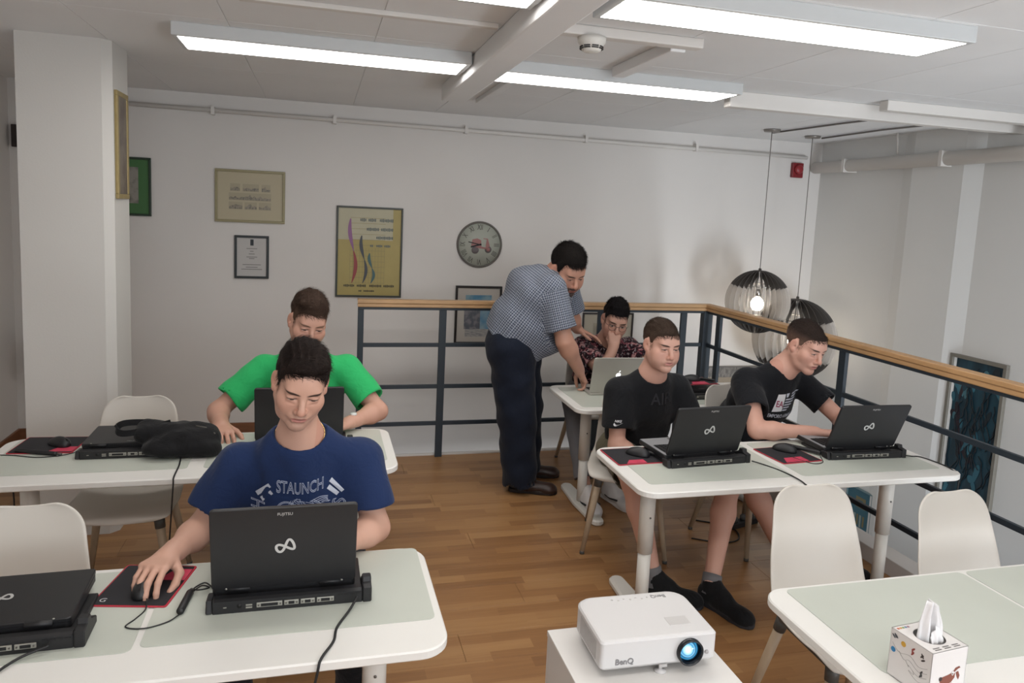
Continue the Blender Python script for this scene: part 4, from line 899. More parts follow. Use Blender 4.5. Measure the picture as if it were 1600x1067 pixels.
# ================================================================ implicit-surface modeller for bodies and cloth
F = np.float32
def nv(a): return np.array(a, dtype=float)
def unit(a): a = nv(a); return a/np.linalg.norm(a)
class Vol:
    def __init__(s, lo, hi, h):
        s.h = h; s.lo = nv(lo)-3*h; n = np.ceil((nv(hi)+3*h-s.lo)/h).astype(int)+1; s.n = n
        s.ax = [(s.lo[i]+h*np.arange(n[i])).astype(F) for i in range(3)]
        s.d = np.full(n, .2, F)
    def sl(s, lo, hi):
        a = np.clip(np.floor((nv(lo)-s.lo)/s.h).astype(int), 0, s.n); b = np.clip(np.ceil((nv(hi)-s.lo)/s.h).astype(int)+1, 0, s.n)
        return tuple(slice(a[i], b[i]) for i in range(3))
    def grid(s, sl): return s.ax[0][sl[0]][:, None, None], s.ax[1][sl[1]][None, :, None], s.ax[2][sl[2]][None, None, :]
    def put(s, sl, p, k, op):
        d = s.d[sl]
        if d.size == 0: return
        if op == 's': p = -p
        if k > 0:
            if op == 'u': h = np.clip(.5+.5*(p-d)/k, 0, 1); s.d[sl] = p*(1-h)+d*h-k*h*(1-h)
            else: h = np.clip(.5-.5*(p-d)/k, 0, 1); s.d[sl] = p*(1-h)+d*h+k*h*(1-h)
        else: s.d[sl] = np.minimum(d, p) if op == 'u' else np.maximum(d, p)
    def cap(s, a, b, r1, r2=None, k=.01, side=None, sq=1., op='u', cut=None, cut2=None):
        a = nv(a); b = nv(b); r2 = r1 if r2 is None else r2; m = max(r1, r2)*max(sq, 1)+k+3*s.h
        sl = s.sl(np.minimum(a, b)-m, np.maximum(a, b)+m); X, Y, Z = s.grid(sl)
        e = b-a; L2 = max(float(e@e), 1e-9)
        x, y, z = X-F(a[0]), Y-F(a[1]), Z-F(a[2])
        t = np.clip((x*F(e[0])+y*F(e[1])+z*F(e[2]))/F(L2), 0, 1)
        x = x-t*F(e[0]); y = y-t*F(e[1]); z = z-t*F(e[2])
        if side is not None and sq != 1:
            sd = unit(side); c = (x*F(sd[0])+y*F(sd[1])+z*F(sd[2]))*F(1/sq-1); x = x+c*F(sd[0]); y = y+c*F(sd[1]); z = z+c*F(sd[2])
        p = np.sqrt(x*x+y*y+z*z)-(F(r1)+t*F(r2-r1))
        for cc in (cut, cut2):
            if cc is not None:
                q, n = nv(cc[0]), unit(cc[1]); p = np.maximum(p, (X-F(q[0]))*F(n[0])+(Y-F(q[1]))*F(n[1])+(Z-F(q[2]))*F(n[2]))
        s.put(sl, p, k, op)
    def ell(s, c, r, k=.01, R=None, op='u'):
        c = nv(c); r = nv(r); m = r.max()+k+3*s.h; sl = s.sl(c-m, c+m); X, Y, Z = s.grid(sl); x, y, z = X-F(c[0]), Y-F(c[1]), Z-F(c[2])
        if R is not None:
            R = nv(R); x, y, z = (x*F(R[0, i])+y*F(R[1, i])+z*F(R[2, i]) for i in range(3))
        x = x/F(r[0]); y = y/F(r[1]); z = z/F(r[2]); k0 = np.sqrt(x*x+y*y+z*z); x = x/F(r[0]); y = y/F(r[1]); z = z/F(r[2])
        k1 = np.sqrt(x*x+y*y+z*z)+F(1e-6); s.put(sl, k0*(k0-1)/k1, k, op)
    def fn(s, f, op='i', k=0):      # intersect with f(X,Y,Z)
        sl = tuple(slice(0, n) for n in s.n); X, Y, Z = s.grid(sl); p = f(X, Y, Z)
        if op == 'i': s.put(sl, p, k, 'x')
        elif op == 'add': s.d = s.d+p
    def mesh(s):
        d = s.d; ins = d < 0; n = s.n-1
        c = ins[:-1, :-1, :-1].astype(np.int8)
        for o in [(0, 0, 1), (0, 1, 0), (0, 1, 1), (1, 0, 0), (1, 0, 1), (1, 1, 0), (1, 1, 1)]:
            c = c+ins[o[0]:o[0]+n[0], o[1]:o[1]+n[1], o[2]:o[2]+n[2]]
        ids = np.argwhere((c > 0) & (c < 8)); m = len(ids)
        pos = np.zeros((m, 3)); cnt = np.zeros(m)
        corners = [(0, 0, 0), (0, 0, 1), (0, 1, 0), (0, 1, 1), (1, 0, 0), (1, 0, 1), (1, 1, 0), (1, 1, 1)]
        val = [d[ids[:, 0]+o[0], ids[:, 1]+o[1], ids[:, 2]+o[2]] for o in corners]
        for a in range(8):
            for b in range(a+1, 8):
                oa, ob = np.array(corners[a]), np.array(corners[b])
                if np.abs(oa-ob).sum() != 1: continue
                va, vb = val[a], val[b]; cr = (va < 0) != (vb < 0)
                t = np.where(cr, va/np.where(cr, va-vb, 1), 0)
                pos += cr[:, None]*(oa+t[:, None]*(ob-oa)); cnt += cr
        V3 = s.lo+s.h*(ids+pos/cnt[:, None])
        idm = np.full(n, -1, np.int64); idm[ids[:, 0], ids[:, 1], ids[:, 2]] = np.arange(m)
        Q = []
        for axi in range(3):
            sa = [slice(None)]*3; sb = [slice(None)]*3; sa[axi] = slice(0, -1); sb[axi] = slice(1, None)
            A = ins[tuple(sa)]; B = ins[tuple(sb)]; e = np.argwhere(A != B)
            u, v = (axi+1) % 3, (axi+2) % 3
            e = e[(e[:, u] > 0) & (e[:, v] > 0) & (e[:, u] < n[u]) & (e[:, v] < n[v])]
            fl = A[e[:, 0], e[:, 1], e[:, 2]]
            def ix(du, dv): q = e.copy(); q[:, u] += du; q[:, v] += dv; return idm[q[:, 0], q[:, 1], q[:, 2]]
            q = np.stack([ix(-1, -1), ix(0, -1), ix(0, 0), ix(-1, 0)], 1); q[~fl] = q[~fl][:, ::-1]; Q.append(q)
        Q = np.concatenate(Q); Q = Q[(Q >= 0).all(1)]
        return V3, Q
def relax(V3, Q, it=1, lam=.5):
    for _ in range(it):
        acc = np.zeros_like(V3); c = np.zeros(len(V3))
        for i in range(4):
            a, b = Q[:, i], Q[:, (i+1) % 4]
            np.add.at(acc, a, V3[b]); np.add.at(c, a, 1); np.add.at(acc, b, V3[a]); np.add.at(c, b, 1)
        V3 = V3*(1-lam)+lam*acc/np.maximum(c, 1)[:, None]
    return V3
def merge(parts):
    Vs, Qs, o = [], [], 0
    for v, q in parts: Vs.append(v); Qs.append(q+o); o += len(v)
    return np.concatenate(Vs), np.concatenate(Qs)
def np_mesh(name, V3, Q, m, parent, attrs=None, org=(0, 0, 0)):
    me = bpy.data.meshes.new(name); V3 = V3-nv(org)
    me.vertices.add(len(V3)); me.vertices.foreach_set('co', V3.astype(F).ravel()); me.loops.add(len(Q)*4); me.loops.foreach_set('vertex_index', Q.astype(np.int32).ravel())
    me.polygons.add(len(Q)); me.polygons.foreach_set('loop_start', np.arange(0, len(Q)*4, 4, dtype=np.int32)); me.polygons.foreach_set('loop_total', np.full(len(Q), 4, np.int32))
    me.polygons.foreach_set('use_smooth', np.ones(len(Q), bool)); me.update(calc_edges=True); me.validate()
    for k, a in (attrs or {}).items():
        at = me.attributes.new(k, 'FLOAT_VECTOR', 'POINT'); at.data.foreach_set('vector', a.astype(F).ravel())
    o = bpy.data.objects.new(name, me); COL.objects.link(o)
    if m: me.materials.append(m)
    o.parent = parent
    return o
def wob(V3, amp, fr, seed, n=6):        # smooth vector noise by summed sines
    r = np.random.RandomState(seed); out = np.zeros(len(V3))
    for i in range(n):
        k = r.normal(size=3); k /= np.linalg.norm(k); out += np.sin(V3@k*fr*(.6+.8*r.rand())+r.rand()*6.28)
    return amp*out/math.sqrt(n)
def vnormals(V3, Q):
    fnm = np.cross(V3[Q[:, 2]]-V3[Q[:, 0]], V3[Q[:, 3]]-V3[Q[:, 1]]); n = np.zeros_like(V3)
    for i in range(4): np.add.at(n, Q[:, i], fnm)
    return n/np.maximum(np.linalg.norm(n, axis=1), 1e-9)[:, None]
# ---------------------------------------------------------------- materials for people
def skin_mat(name, tone, lip='#9c5a50', brow='#241a16', browd=1., open_=.0035, gaze=(0, -.002), goatee=None, stubble=0, tint='#b0604a', browz=.0185, smile=0):
    m = bpy.data.materials.new(name); m.use_nodes = True; N, L = nt(m); b = N['Principled BSDF']
    b.inputs['Roughness'].default_value = .48; b.inputs['Specular IOR Level'].default_value = .4
    b.inputs['Subsurface Weight'].default_value = .0
    at = N.new('ShaderNodeAttribute'); at.attribute_name = 'hl'; sp = N.new('ShaderNodeSeparateXYZ'); L.new(at.outputs['Vector'], sp.inputs[0])
    X, Y, Z = sp.outputs; AX = n_math(N, L, 'ABSOLUTE', X)
    front = n_math(N, L, 'GREATER_THAN', Y, .035)
    def em(cx, cz, rx, rz, soft=.35, x=None, z=None):
        dx = n_math(N, L, 'DIVIDE', n_math(N, L, 'SUBTRACT', x or AX, cx), rx); dz = n_math(N, L, 'DIVIDE', n_math(N, L, 'SUBTRACT', z or Z, cz), rz)
        q = n_math(N, L, 'ADD', n_math(N, L, 'MULTIPLY', dx, dx), n_math(N, L, 'MULTIPLY', dz, dz))
        r = N.new('ShaderNodeMapRange'); r.interpolation_type = 'SMOOTHSTEP'; r.inputs[1].default_value = 1+soft; r.inputs[2].default_value = 1-soft; L.new(q, r.inputs[0])
        return n_math(N, L, 'MULTIPLY', r.outputs[0], front)
    g = N.new('ShaderNodeNewGeometry'); nz = N.new('ShaderNodeTexNoise'); nz.inputs['Scale'].default_value = 28; nz.inputs['Detail'].default_value = 4; L.new(g.outputs['Position'], nz.inputs[0])
    tn = lin(tone); col = n_mix(N, L, n_math(N, L, 'MULTIPLY', nz.outputs[0], .28), tn, tuple(x*.80 if i else x*.92 for i, x in enumerate(tn[:3]))+(1,))
    T = lin(tint)
    col = n_mix(N, L, n_math(N, L, 'MULTIPLY', em(.045, -.030, .030, .026, .95), .14), col, T)
    col = n_mix(N, L, n_math(N, L, 'MULTIPLY', em(0, -.036, .016, .014, .9), .25), col, T)
    ear = n_math(N, L, 'MULTIPLY', n_math(N, L, 'GREATER_THAN', AX, .076), n_math(N, L, 'LESS_THAN', AX, .2)); col = n_mix(N, L, n_math(N, L, 'MULTIPLY', ear, .22), col, T)
    B = lin(brow)
    if stubble:
        st = n_math(N, L, 'MAXIMUM', em(0, -.0555, .026, .0065, .7), em(0, -.098, .040, .024, .8)); col = n_mix(N, L, n_math(N, L, 'MULTIPLY', st, stubble), col, B)
    if goatee:
        gt = n_math(N, L, 'MAXIMUM', em(0, -.054, .030, .008, .5), n_math(N, L, 'MAXIMUM', em(0, -.096, .027, .026, .5), em(.029, -.074, .008, .028, .5)))
        col = n_mix(N, L, n_math(N, L, 'MULTIPLY', gt, .9), col, lin(goatee))
    col = n_mix(N, L, n_math(N, L, 'MULTIPLY', em(0, -.0690, .0235, .0088, .4), .75), col, lin(lip))
    col = n_mix(N, L, n_math(N, L, 'MULTIPLY', em(0, -.0675, .0225, .0013, .6, z=n_math(N, L, 'SUBTRACT', Z, n_math(N, L, 'MULTIPLY', n_math(N, L, 'MULTIPLY', AX, AX), 8.5*smile)) if smile else None), .8), col, lin('#4a2420'))
    # brows: arched band
    zc = n_math(N, L, 'SUBTRACT', Z, n_math(N, L, 'MULTIPLY', n_math(N, L, 'SUBTRACT', AX, .018), .16))
    br = n_math(N, L, 'MULTIPLY', em(.0325, browz, .0220, .0046, .55, z=zc), .92*browd); col = n_mix(N, L, br, col, B)
    # eyes: lid crease shade is geometry; lash line, white, iris
    ez = -.0015
    col = n_mix(N, L, n_math(N, L, 'MULTIPLY', em(.0315, ez+.0012, .0158, open_+.0020, .3), .85), col, lin('#2c1a16'))
    scl = em(.0315, ez-.0004, .0132, open_, .3); col = n_mix(N, L, scl, col, lin('#b5a79d'))
    iris = n_math(N, L, 'MULTIPLY', scl, em(gaze[0], ez+gaze[1], .0062, .0062, .25, x=n_math(N, L, 'ABSOLUTE', n_math(N, L, 'SUBTRACT', AX, .0315)) if gaze[0] == 0 else n_math(N, L, 'SUBTRACT', AX, .0315)))
    col = n_mix(N, L, iris, col, lin('#20140f'))
    L.new(col, b.inputs['Base Color'])
    bp = N.new('ShaderNodeBump'); bp.inputs['Strength'].default_value = .06; bp.inputs['Distance'].default_value = .004
    n2 = N.new('ShaderNodeTexNoise'); n2.inputs['Scale'].default_value = 260; L.new(g.outputs['Position'], n2.inputs[0]); L.new(n2.outputs[0], bp.inputs['Height']); L.new(bp.outputs[0], b.inputs['Normal'])
    return m
def hair_mat(name, col, side=None):
    m = bpy.data.materials.new(name); m.use_nodes = True; N, L = nt(m); b = N['Principled BSDF']; b.inputs['Roughness'].default_value = .75; b.inputs['Specular IOR Level'].default_value = .15
    at = N.new('ShaderNodeAttribute'); at.attribute_name = 'hl'; mp = N.new('ShaderNodeMapping'); mp.inputs['Scale'].default_value = (420, 90, 200); L.new(at.outputs['Vector'], mp.inputs[0])
    nz = N.new('ShaderNodeTexNoise'); nz.inputs['Scale'].default_value = 1.0; nz.inputs['Detail'].default_value = 3; L.new(mp.outputs[0], nz.inputs[0])
    c = lin(col); cl = tuple(min(1, x*1.7+.004) for x in c[:3])+(1,)
    r = N.new('ShaderNodeMapRange'); r.inputs[1].default_value = .35; r.inputs[2].default_value = .75; L.new(nz.outputs[0], r.inputs[0])
    cc = n_mix(N, L, r.outputs[0], c, cl)
    if side:
        sp = N.new('ShaderNodeSeparateXYZ'); L.new(at.outputs['Vector'], sp.inputs[0])
        q = N.new('ShaderNodeMapRange'); q.inputs[1].default_value = .075; q.inputs[2].default_value = .015; L.new(sp.outputs[2], q.inputs[0])
        cc = n_mix(N, L, n_math(N, L, 'MULTIPLY', q.outputs[0], .75), cc, lin(side))
    L.new(cc, b.inputs['Base Color'])
    bp = N.new('ShaderNodeBump'); bp.inputs['Strength'].default_value = .7; bp.inputs['Distance'].default_value = .004; L.new(nz.outputs[0], bp.inputs['Height']); L.new(bp.outputs[0], b.inputs['Normal'])
    return m
def cloth_mat(name, col, rough=.85, noise=.08, fold=.35, pattern=None):
    m = bpy.data.materials.new(name); m.use_nodes = True; N, L = nt(m); b = N['Principled BSDF']; b.inputs['Roughness'].default_value = rough; b.inputs['Specular IOR Level'].default_value = .2
    b.inputs['Sheen Weight'].default_value = .08
    at = N.new('ShaderNodeAttribute'); at.attribute_name = 'sc'
    nz = N.new('ShaderNodeTexNoise'); nz.inputs['Scale'].default_value = 14; nz.inputs['Detail'].default_value = 4; nz.inputs['Distortion'].default_value = .8; L.new(at.outputs['Vector'], nz.inputs[0])
    c = lin(col)
    if pattern: cc = pattern(N, L, at.outputs['Vector'])
    else:
        n2 = N.new('ShaderNodeTexNoise'); n2.inputs['Scale'].default_value = 400; L.new(at.outputs['Vector'], n2.inputs[0])
        cc = n_mix(N, L, n2.outputs[0], tuple(x*(1-noise) for x in c[:3])+(1,), tuple(min(1, x*(1+noise)) for x in c[:3])+(1,))
    L.new(cc, b.inputs['Base Color'])
    bp = N.new('ShaderNodeBump'); bp.inputs['Strength'].default_value = fold*1.4; bp.inputs['Distance'].default_value = .02; L.new(nz.outputs[0], bp.inputs['Height']); L.new(bp.outputs[0], b.inputs['Normal'])
    return m
# ---------------------------------------------------------------- head
def rot3(yaw, pitch, roll):
    def rz(a): c, s = math.cos(a), math.sin(a); return np.array([[c, -s, 0], [s, c, 0], [0, 0, 1]])
    def rx(a): c, s = math.cos(a), math.sin(a); return np.array([[1, 0, 0], [0, c, -s], [0, s, c]])
    def ry(a): c, s = math.cos(a), math.sin(a); return np.array([[c, 0, s], [0, 1, 0], [-s, 0, c]])
    return rz(PI+yaw) @ rx(-pitch) @ ry(roll)
def head_mesh(nb_l, ch_l, h, P):
    """head in its own frame: +y face, +z up, eyes at z=0"""
    v = Vol((-.105, -.16, min(-.19, nb_l[2]-.10)), (.105, .135, .14), h); w = P.get('w', 1.); j = P.get('jaw', 1.); ck = P.get('cheek', 0); nl = P.get('nose', 1.)
    v.ell((0, -.020, .042), (.074*w, .094, .082), 0)
    v.ell((0, .020, .012), (.066*w, .074, .075), .02)
    v.ell((0, .030, -.045), (.057*w*j+ck, .060, .062), .03)
    for s in (-1, 1): v.ell((s*.034*w, .048, -.050), (.026, .026, .030), .03)
    for s in (-1, 1):
        v.cap((s*.056*w*j, .0, -.045), (s*.040*w*j, .030, -.083), .020, .016, .03)         # jaw angle
        v.cap((s*.040*w*j, .030, -.083), (s*.012, .072, -.103), .016, .015, .025)          # jaw line
        v.ell((s*.042*w, .053, -.026), (.024, .022, .018), .03)                           # cheekbone
        if ck: v.ell((s*.040*w, .055, -.058), (.026, .024, .026), .025)
    v.ell((0, .077, -.098), (.020, .016, .017), .02)                                       # chin
    v.cap((-.036, .079, .022), (.036, .079, .022), .013, .013, .02)                        # brow ridge
    v.ell((0, .062, .050), (.050*w, .026, .034), .03)                                      # forehead
    for s in (-1, 1):
        v.ell((s*.0315, .1005, -.001), (.019, .017, .0125), .014, op='s')                  # sockets
        v.ell((s*.0315, .0765, -.001), (.0165, .0145, .0135), .004)                        # lids over the eyeball
        v.cap((s*.019, .0905, .0085), (s*.045, .0815, .0065), .0032, .0032, .005)          # upper lid fold
        v.cap((s*.022, .0875, -.0105), (s*.043, .0805, -.0095), .0030, .0030, .006)        # lower lid
    v.cap((0, .088, .012), (0, .1095*nl**.3, -.028), .0085, .0105, .010)                   # nose bridge
    v.ell((0, .110*nl**.3, -.036), (.0125, .0125, .0105), .008)                            # tip
    for s in (-1, 1): v.ell((s*.0125, .098, -.040), (.0085, .0105, .0085), .006); v.ell((s*.0068, .106, -.0475), (.0035, .0045, .0035), .003, op='s')
    v.ell((0, .083, -.062), (.030, .018, .018), .015)                                      # muzzle
    v.cap((-.019, .0925, -.0635), (.019, .0925, -.0635), .0048, .0048, .005); v.ell((0, .099, -.0625), (.010, .006, .005), .005)
    v.cap((-.016, .0915, -.0745), (.016, .0915, -.0745), .0058, .0058, .005); v.ell((0, .096, -.0745), (.012, .006, .006), .004)
    sm = P.get('smile', 0)
    for s in (-1, 1): v.cap((0, .1040, -.0682), (s*.0225, .1005, -.0680+.0045*sm), .0046, .0046, .003, op='s')       # mouth line
    v.ell((0, .105, -.085), (.018, .010, .006), .008, op='s')
    for s in (-1, 1):                                                                      # ears
        a = .42*s; R = np.array([[math.cos(a), -math.sin(a), 0], [math.sin(a), math.cos(a), 0], [0, 0, 1]])
        v.ell((s*.0785*w, -.010, .000), (.0075, .020, .031), .008, R=R); v.ell((s*.0785*w, -.004, -.024), (.0075, .011, .012), .006)
        v.ell((s*.0875*w, -.004, .004), (.0065, .011, .019), .004, R=R, op='s'); v.ell((s*.081*w, .000, -.004), (.006, .005, .007), .003, op='s')
    # neck
    nb_l = nv(nb_l); r = P.get('neck', .054)
    v.cap((0, -.030, -.050), nb_l, r, r*1.08, .035)
    v.cap((0, .020, -.085), nb_l+nv((0, .03, 0)), .028, .035, .03)
    if P.get('dblchin'): v.ell((0, .035, -.098), (.040, .036, .022), .03)
    v.cap(nb_l, ch_l, r*1.1, .085, .04, side=(1, 0, 0), sq=1.25)
    return v.mesh()
def hair_mesh(P, h, seed, skin=None):
    w = P.get('w', 1.); st = P['hair']; v = Vol((-.12, -.15, -.10), (.12, .135, .18), h)
    v.ell((0, -.022, .046), (.0755*w+st['side'], .0965+st['back'], .084+st['top']*.6), 0)
    v.ell((0, .012, .030), (.068*w+st['side'], .077+.002, .070), .01)
    v.ell((0, .060, .056), (.052*w+st['side'], .0310, .040), .015)
    if st['top'] > .008: v.ell((0, st.get('topy', -.005), .075), (.060*w+st['side']*.6, .085, .052+st['top']), .03)
    for (c, r) in st.get('blobs', ()): v.ell(c, r, .015)
    ys = [p[0] for p in st['line']]; zs = [p[1] for p in st['line']]; wt = st.get('corner', .018)
    def hline(X, Y):
        zl = np.interp(Y, ys, zs).astype(F); return zl-np.clip((np.abs(X)-.030)/.04, 0, 1)*F(wt)*(Y > .045)
    v.fn(lambda X, Y, Z: np.clip((hline(X, Y)+F(.026)-Z)/F(.026), 0, 1)**2*F(st.get('taper', .008))+0*X, 'add')
    v.fn(lambda X, Y, Z: (hline(X, Y)+F(.004)-Z)*F(.75)+0*X)
    r = np.random.RandomState(seed)
    V3, Q = v.mesh(); n = vnormals(V3, Q)
    u = V3*nv((190, 60, 60)); nn = np.zeros(len(V3))
    for i in range(7): k = r.normal(size=3); nn += np.sin(u@k*.9+r.rand()*6.28)
    up = np.clip((V3[:, 2]-hline(V3[:, 0], V3[:, 1])-.006)/.05, .0, 1)
    V3 = V3+n*(st.get('rough', .0016)*nn*up)[:, None]*.6
    # strands: short tapered blades that break up the outline and soften the hairline
    roots = [V3]; nrm = [n]; wgt = [np.where(n[:, 2] > -.6, 1., 0)]
    if skin is not None:
        sv, sq = skin; sn = vnormals(sv, sq); gap = hline(sv[:, 0], sv[:, 1])+.004-sv[:, 2]
        ok = (gap > -.024) & (gap < .011) & (sv[:, 2] > -.08) & ~((np.abs(sv[:, 0]) > .072*w) & (sv[:, 1] > -.034) & (sv[:, 1] < .020)) & (sv[:, 1] > -.13)
        roots.append(sv[ok]); nrm.append(sn[ok]); wgt.append(2.0*np.clip(1-gap[ok]/.011, 0, 1)**1.5)
    Rt = np.concatenate(roots); Nn = np.concatenate(nrm); Wt = np.concatenate(wgt); N = st.get('n', 5200)
    pick = r.choice(len(Rt), N, p=Wt/Wt.sum()); p0 = Rt[pick]+r.normal(size=(N, 3))*.0012; n0 = Nn[pick]
    crown = nv((.012, -.055, .125)); d = p0-crown; d /= np.linalg.norm(d, axis=1)[:, None]
    fl = nv(st.get('flow', (0, .4, .2))); top = np.clip((p0[:, 2]-.045)/.04, 0, 1)[:, None]; d = d*(1-.75*top)+fl*top+r.normal(size=(N, 3))*st.get('mess', .22)
    t = d-n0*(d*n0).sum(1)[:, None]; t /= np.maximum(np.linalg.norm(t, axis=1), 1e-6)[:, None]
    Ln = (st.get('len', .016)*(.25+.75*top[:, 0])+.004)*(.6+.8*r.rand(N)); lift = st.get('lift', .35)*(.4+.9*r.rand(N)); sd = np.cross(n0, t); wd = .0007+.0005*r.rand(N)
    rows = []
    for s_ in (0, .4, .75, 1.):
        c = p0-n0*.001+t*(Ln*s_*(1-.35*lift))[:, None]+n0*(Ln*lift*s_*(1-.45*s_))[:, None]; ww = (wd*(1-.8*s_))[:, None]; rows += [c-sd*ww, c+sd*ww]
    S = np.stack(rows, 1).reshape(-1, 3); b = np.arange(N)[:, None]*8; q = np.concatenate([b+nv((0, 1, 3, 2)).astype(int), b+nv((2, 3, 5, 4)).astype(int), b+nv((4, 5, 7, 6)).astype(int)])
    return merge([(V3, Q), (S, q)])
# ---------------------------------------------------------------- hands
FINGER = {'index': (.031, .088, (.043, .025, .021), .0086), 'middle': (.0105, .091, (.047, .029, .022), .0088), 'ring': (-.0105, .087, (.043, .027, .022), .0083), 'pinky': (-.030, .078, (.034, .020, .019), .0073)}
def hand(v, W, f, n, side, curls, thumb, sc=1., spread=.05, k=.004):
    """W wrist, f towards the knuckles, n out of the palm, side=+1/-1 so that the thumb lies at t"""
    W = nv(W); f = unit(f); n = nv(n); n = unit(n-f*(n@f)); t = np.cross(f, n)*side
    for nm, (to, fo, ln, r) in FINGER.items():
        K = W+f*fo*sc+t*to*sc; v.cap(W+f*.012*sc+t*to*.55*sc, K, .0135*sc, .0112*sc, .012, side=t, sq=1.15)
    v.cap(W+f*.035*sc+t*.020*sc+n*.006, W+f*.055*sc-t*.018*sc+n*.006, .014*sc, .013*sc, .012)
    tips = {}
    for i, (nm, (to, fo, ln, r)) in enumerate(FINGER.items()):
        p = W+f*fo*sc+t*to*sc; cu = curls[nm]; a = 0; d0 = unit(f+t*(to*spread/.03))
        for q in range(3):
            a += math.radians(cu[q]); d = d0*math.cos(a)+n*math.sin(a); e = p+d*ln[q]*sc
            v.cap(p, e, r*sc*(1.08-.09*q), r*sc*(.98-.10*q), k); p = e
        tips[nm] = p
    p = W+f*.022*sc+t*.024*sc+n*.004*sc
    for (dv, ln, r0, r1) in ((thumb[0], .044, .0150, .0115), (thumb[1], .033, .0112, .0100), (thumb[2], .027, .0100, .0080)):
        d = unit(f*dv[0]+t*dv[1]+n*dv[2]); e = p+d*ln*sc; v.cap(p, e, r0*sc, r1*sc, .006); p = e
    tips['thumb'] = p
    return tips
def curl(a, b=None, c=None, d=None): return dict(index=a, middle=b or a, ring=c or b or a, pinky=d or c or b or a)
def arm_mesh(S, E, W, hd, h, sc=1., fat=1.):
    S, E, W = nv(S), nv(E), nv(W); pts = [S, E, W, W+unit(hd['f'])*.20*sc, W+unit(hd['n'])*.10*sc]
    lo = np.min(pts, 0)-.075*sc*fat; hi = np.max(pts, 0)+.075*sc*fat
    v = Vol(lo, hi, h)
    v.cap(S, E, .050*sc*fat, .039*sc*fat, .01); u = E+(W-E)*.28
    v.cap(E, u, .038*sc*fat, .041*sc*fat, .03); v.cap(u, W, .040*sc*fat, .0265*sc*fat, .03)
    f = unit(hd['f']); n = nv(hd['n']); n = unit(n-f*(n@f)); t = np.cross(f, n)
    v.cap(E+(W-E)*.8, W+f*.02, .0265*sc*fat**.5, .0245*sc, .015, side=t, sq=1.18)
    hand(v, W, f, n, hd['side'], hd['curls'], hd['thumb'], hd.get('sc', sc), hd.get('spread', .05))
    return v.mesh()
def bounds(pts, m): pts = [nv(p) for p in pts]; return np.min(pts, 0)-m, np.max(pts, 0)+m
def leg_pts(g): return [nv(g[k]) for k in ('hipR', 'kneeR', 'ankR', 'hipL', 'kneeL', 'ankL')]
def shoe(parent, ank, d, m_up, m_sole, L=.285, lace=None, accent=None, low=False):
    d = unit((d[0], d[1], 0)); sd = np.array([-d[1], d[0], 0]); o = nv((ank[0], ank[1], 0))-d*.055
    v = Vol((-.06, -.06, 0), (L+.01, .06, .16), .0045)
    v.cap((.030, 0, .055), (.10, 0, .050), .040, .042, .01, side=(0, 1, 0), sq=.85); v.cap((.10, 0, .048), (L-.05, 0, .030), .042, .034, .02, side=(0, 1, 0), sq=1.1)
    v.ell((L-.062, 0, .030), (.062, .045, .038), .02); v.cap((.095, 0, .112), (.135, 0, .080), .020, .024, .012, side=(0, 1, 0), sq=1.2)
    
    if not low: v.cap((.048, 0, .05), (.058, 0, .112), .044, .042, .02); v.cap((.06, 0, .09), (.14, 0, .058), .036, .036, .02)
    v.cap((.056, 0, .112), (.056, 0, .18), .034, .034, .004, op='s'); v.fn(lambda X, Y, Z: (F(.012)-Z)+0*X+0*Y)
    V3, Q = v.mesh(); R = np.stack([d, sd, nv((0, 0, 1))], 1)
    up = np_mesh('shoe', V3@R.T+o, Q, m_up, parent, {'sc': V3})
    b = MB(); out = [(.0, -.030), (.05, -.036), (.12, -.034), (.19, -.044), (L-.04, -.042), (L-.008, -.022), (L, 0), (L-.008, .022), (L-.04, .042), (.19, .044), (.12, .034), (.05, .036), (0, .030), (-.012, .012), (-.012, -.012)]
    Mx = Matrix(((d[0], sd[0], 0, o[0]), (d[1], sd[1], 0, o[1]), (0, 0, 1, 0), (0, 0, 0, 1)))
    b.prism(out, 0.001, .026, M=Mx, bev=.004).build('sole', m_sole, up)
    if lace:
        for i in range(5):
            x = .098+.022*i; z = .100-.011*i*.95; 
            MB().tube([Mx @ Vector(p) for p in ((x, -.024, z-.012), (x+.006, 0, z-.001), (x, .024, z-.012))], .0028, 6).build('lace', lace, up)
    if accent:
        for s in (-1, 1): MB().tube([Mx @ Vector(p) for p in ((.06, s*.040, .045), (.12, s*.043, .040), (.19, s*.045, .052))], .006, 6).build('stripe', accent, up)
    return up
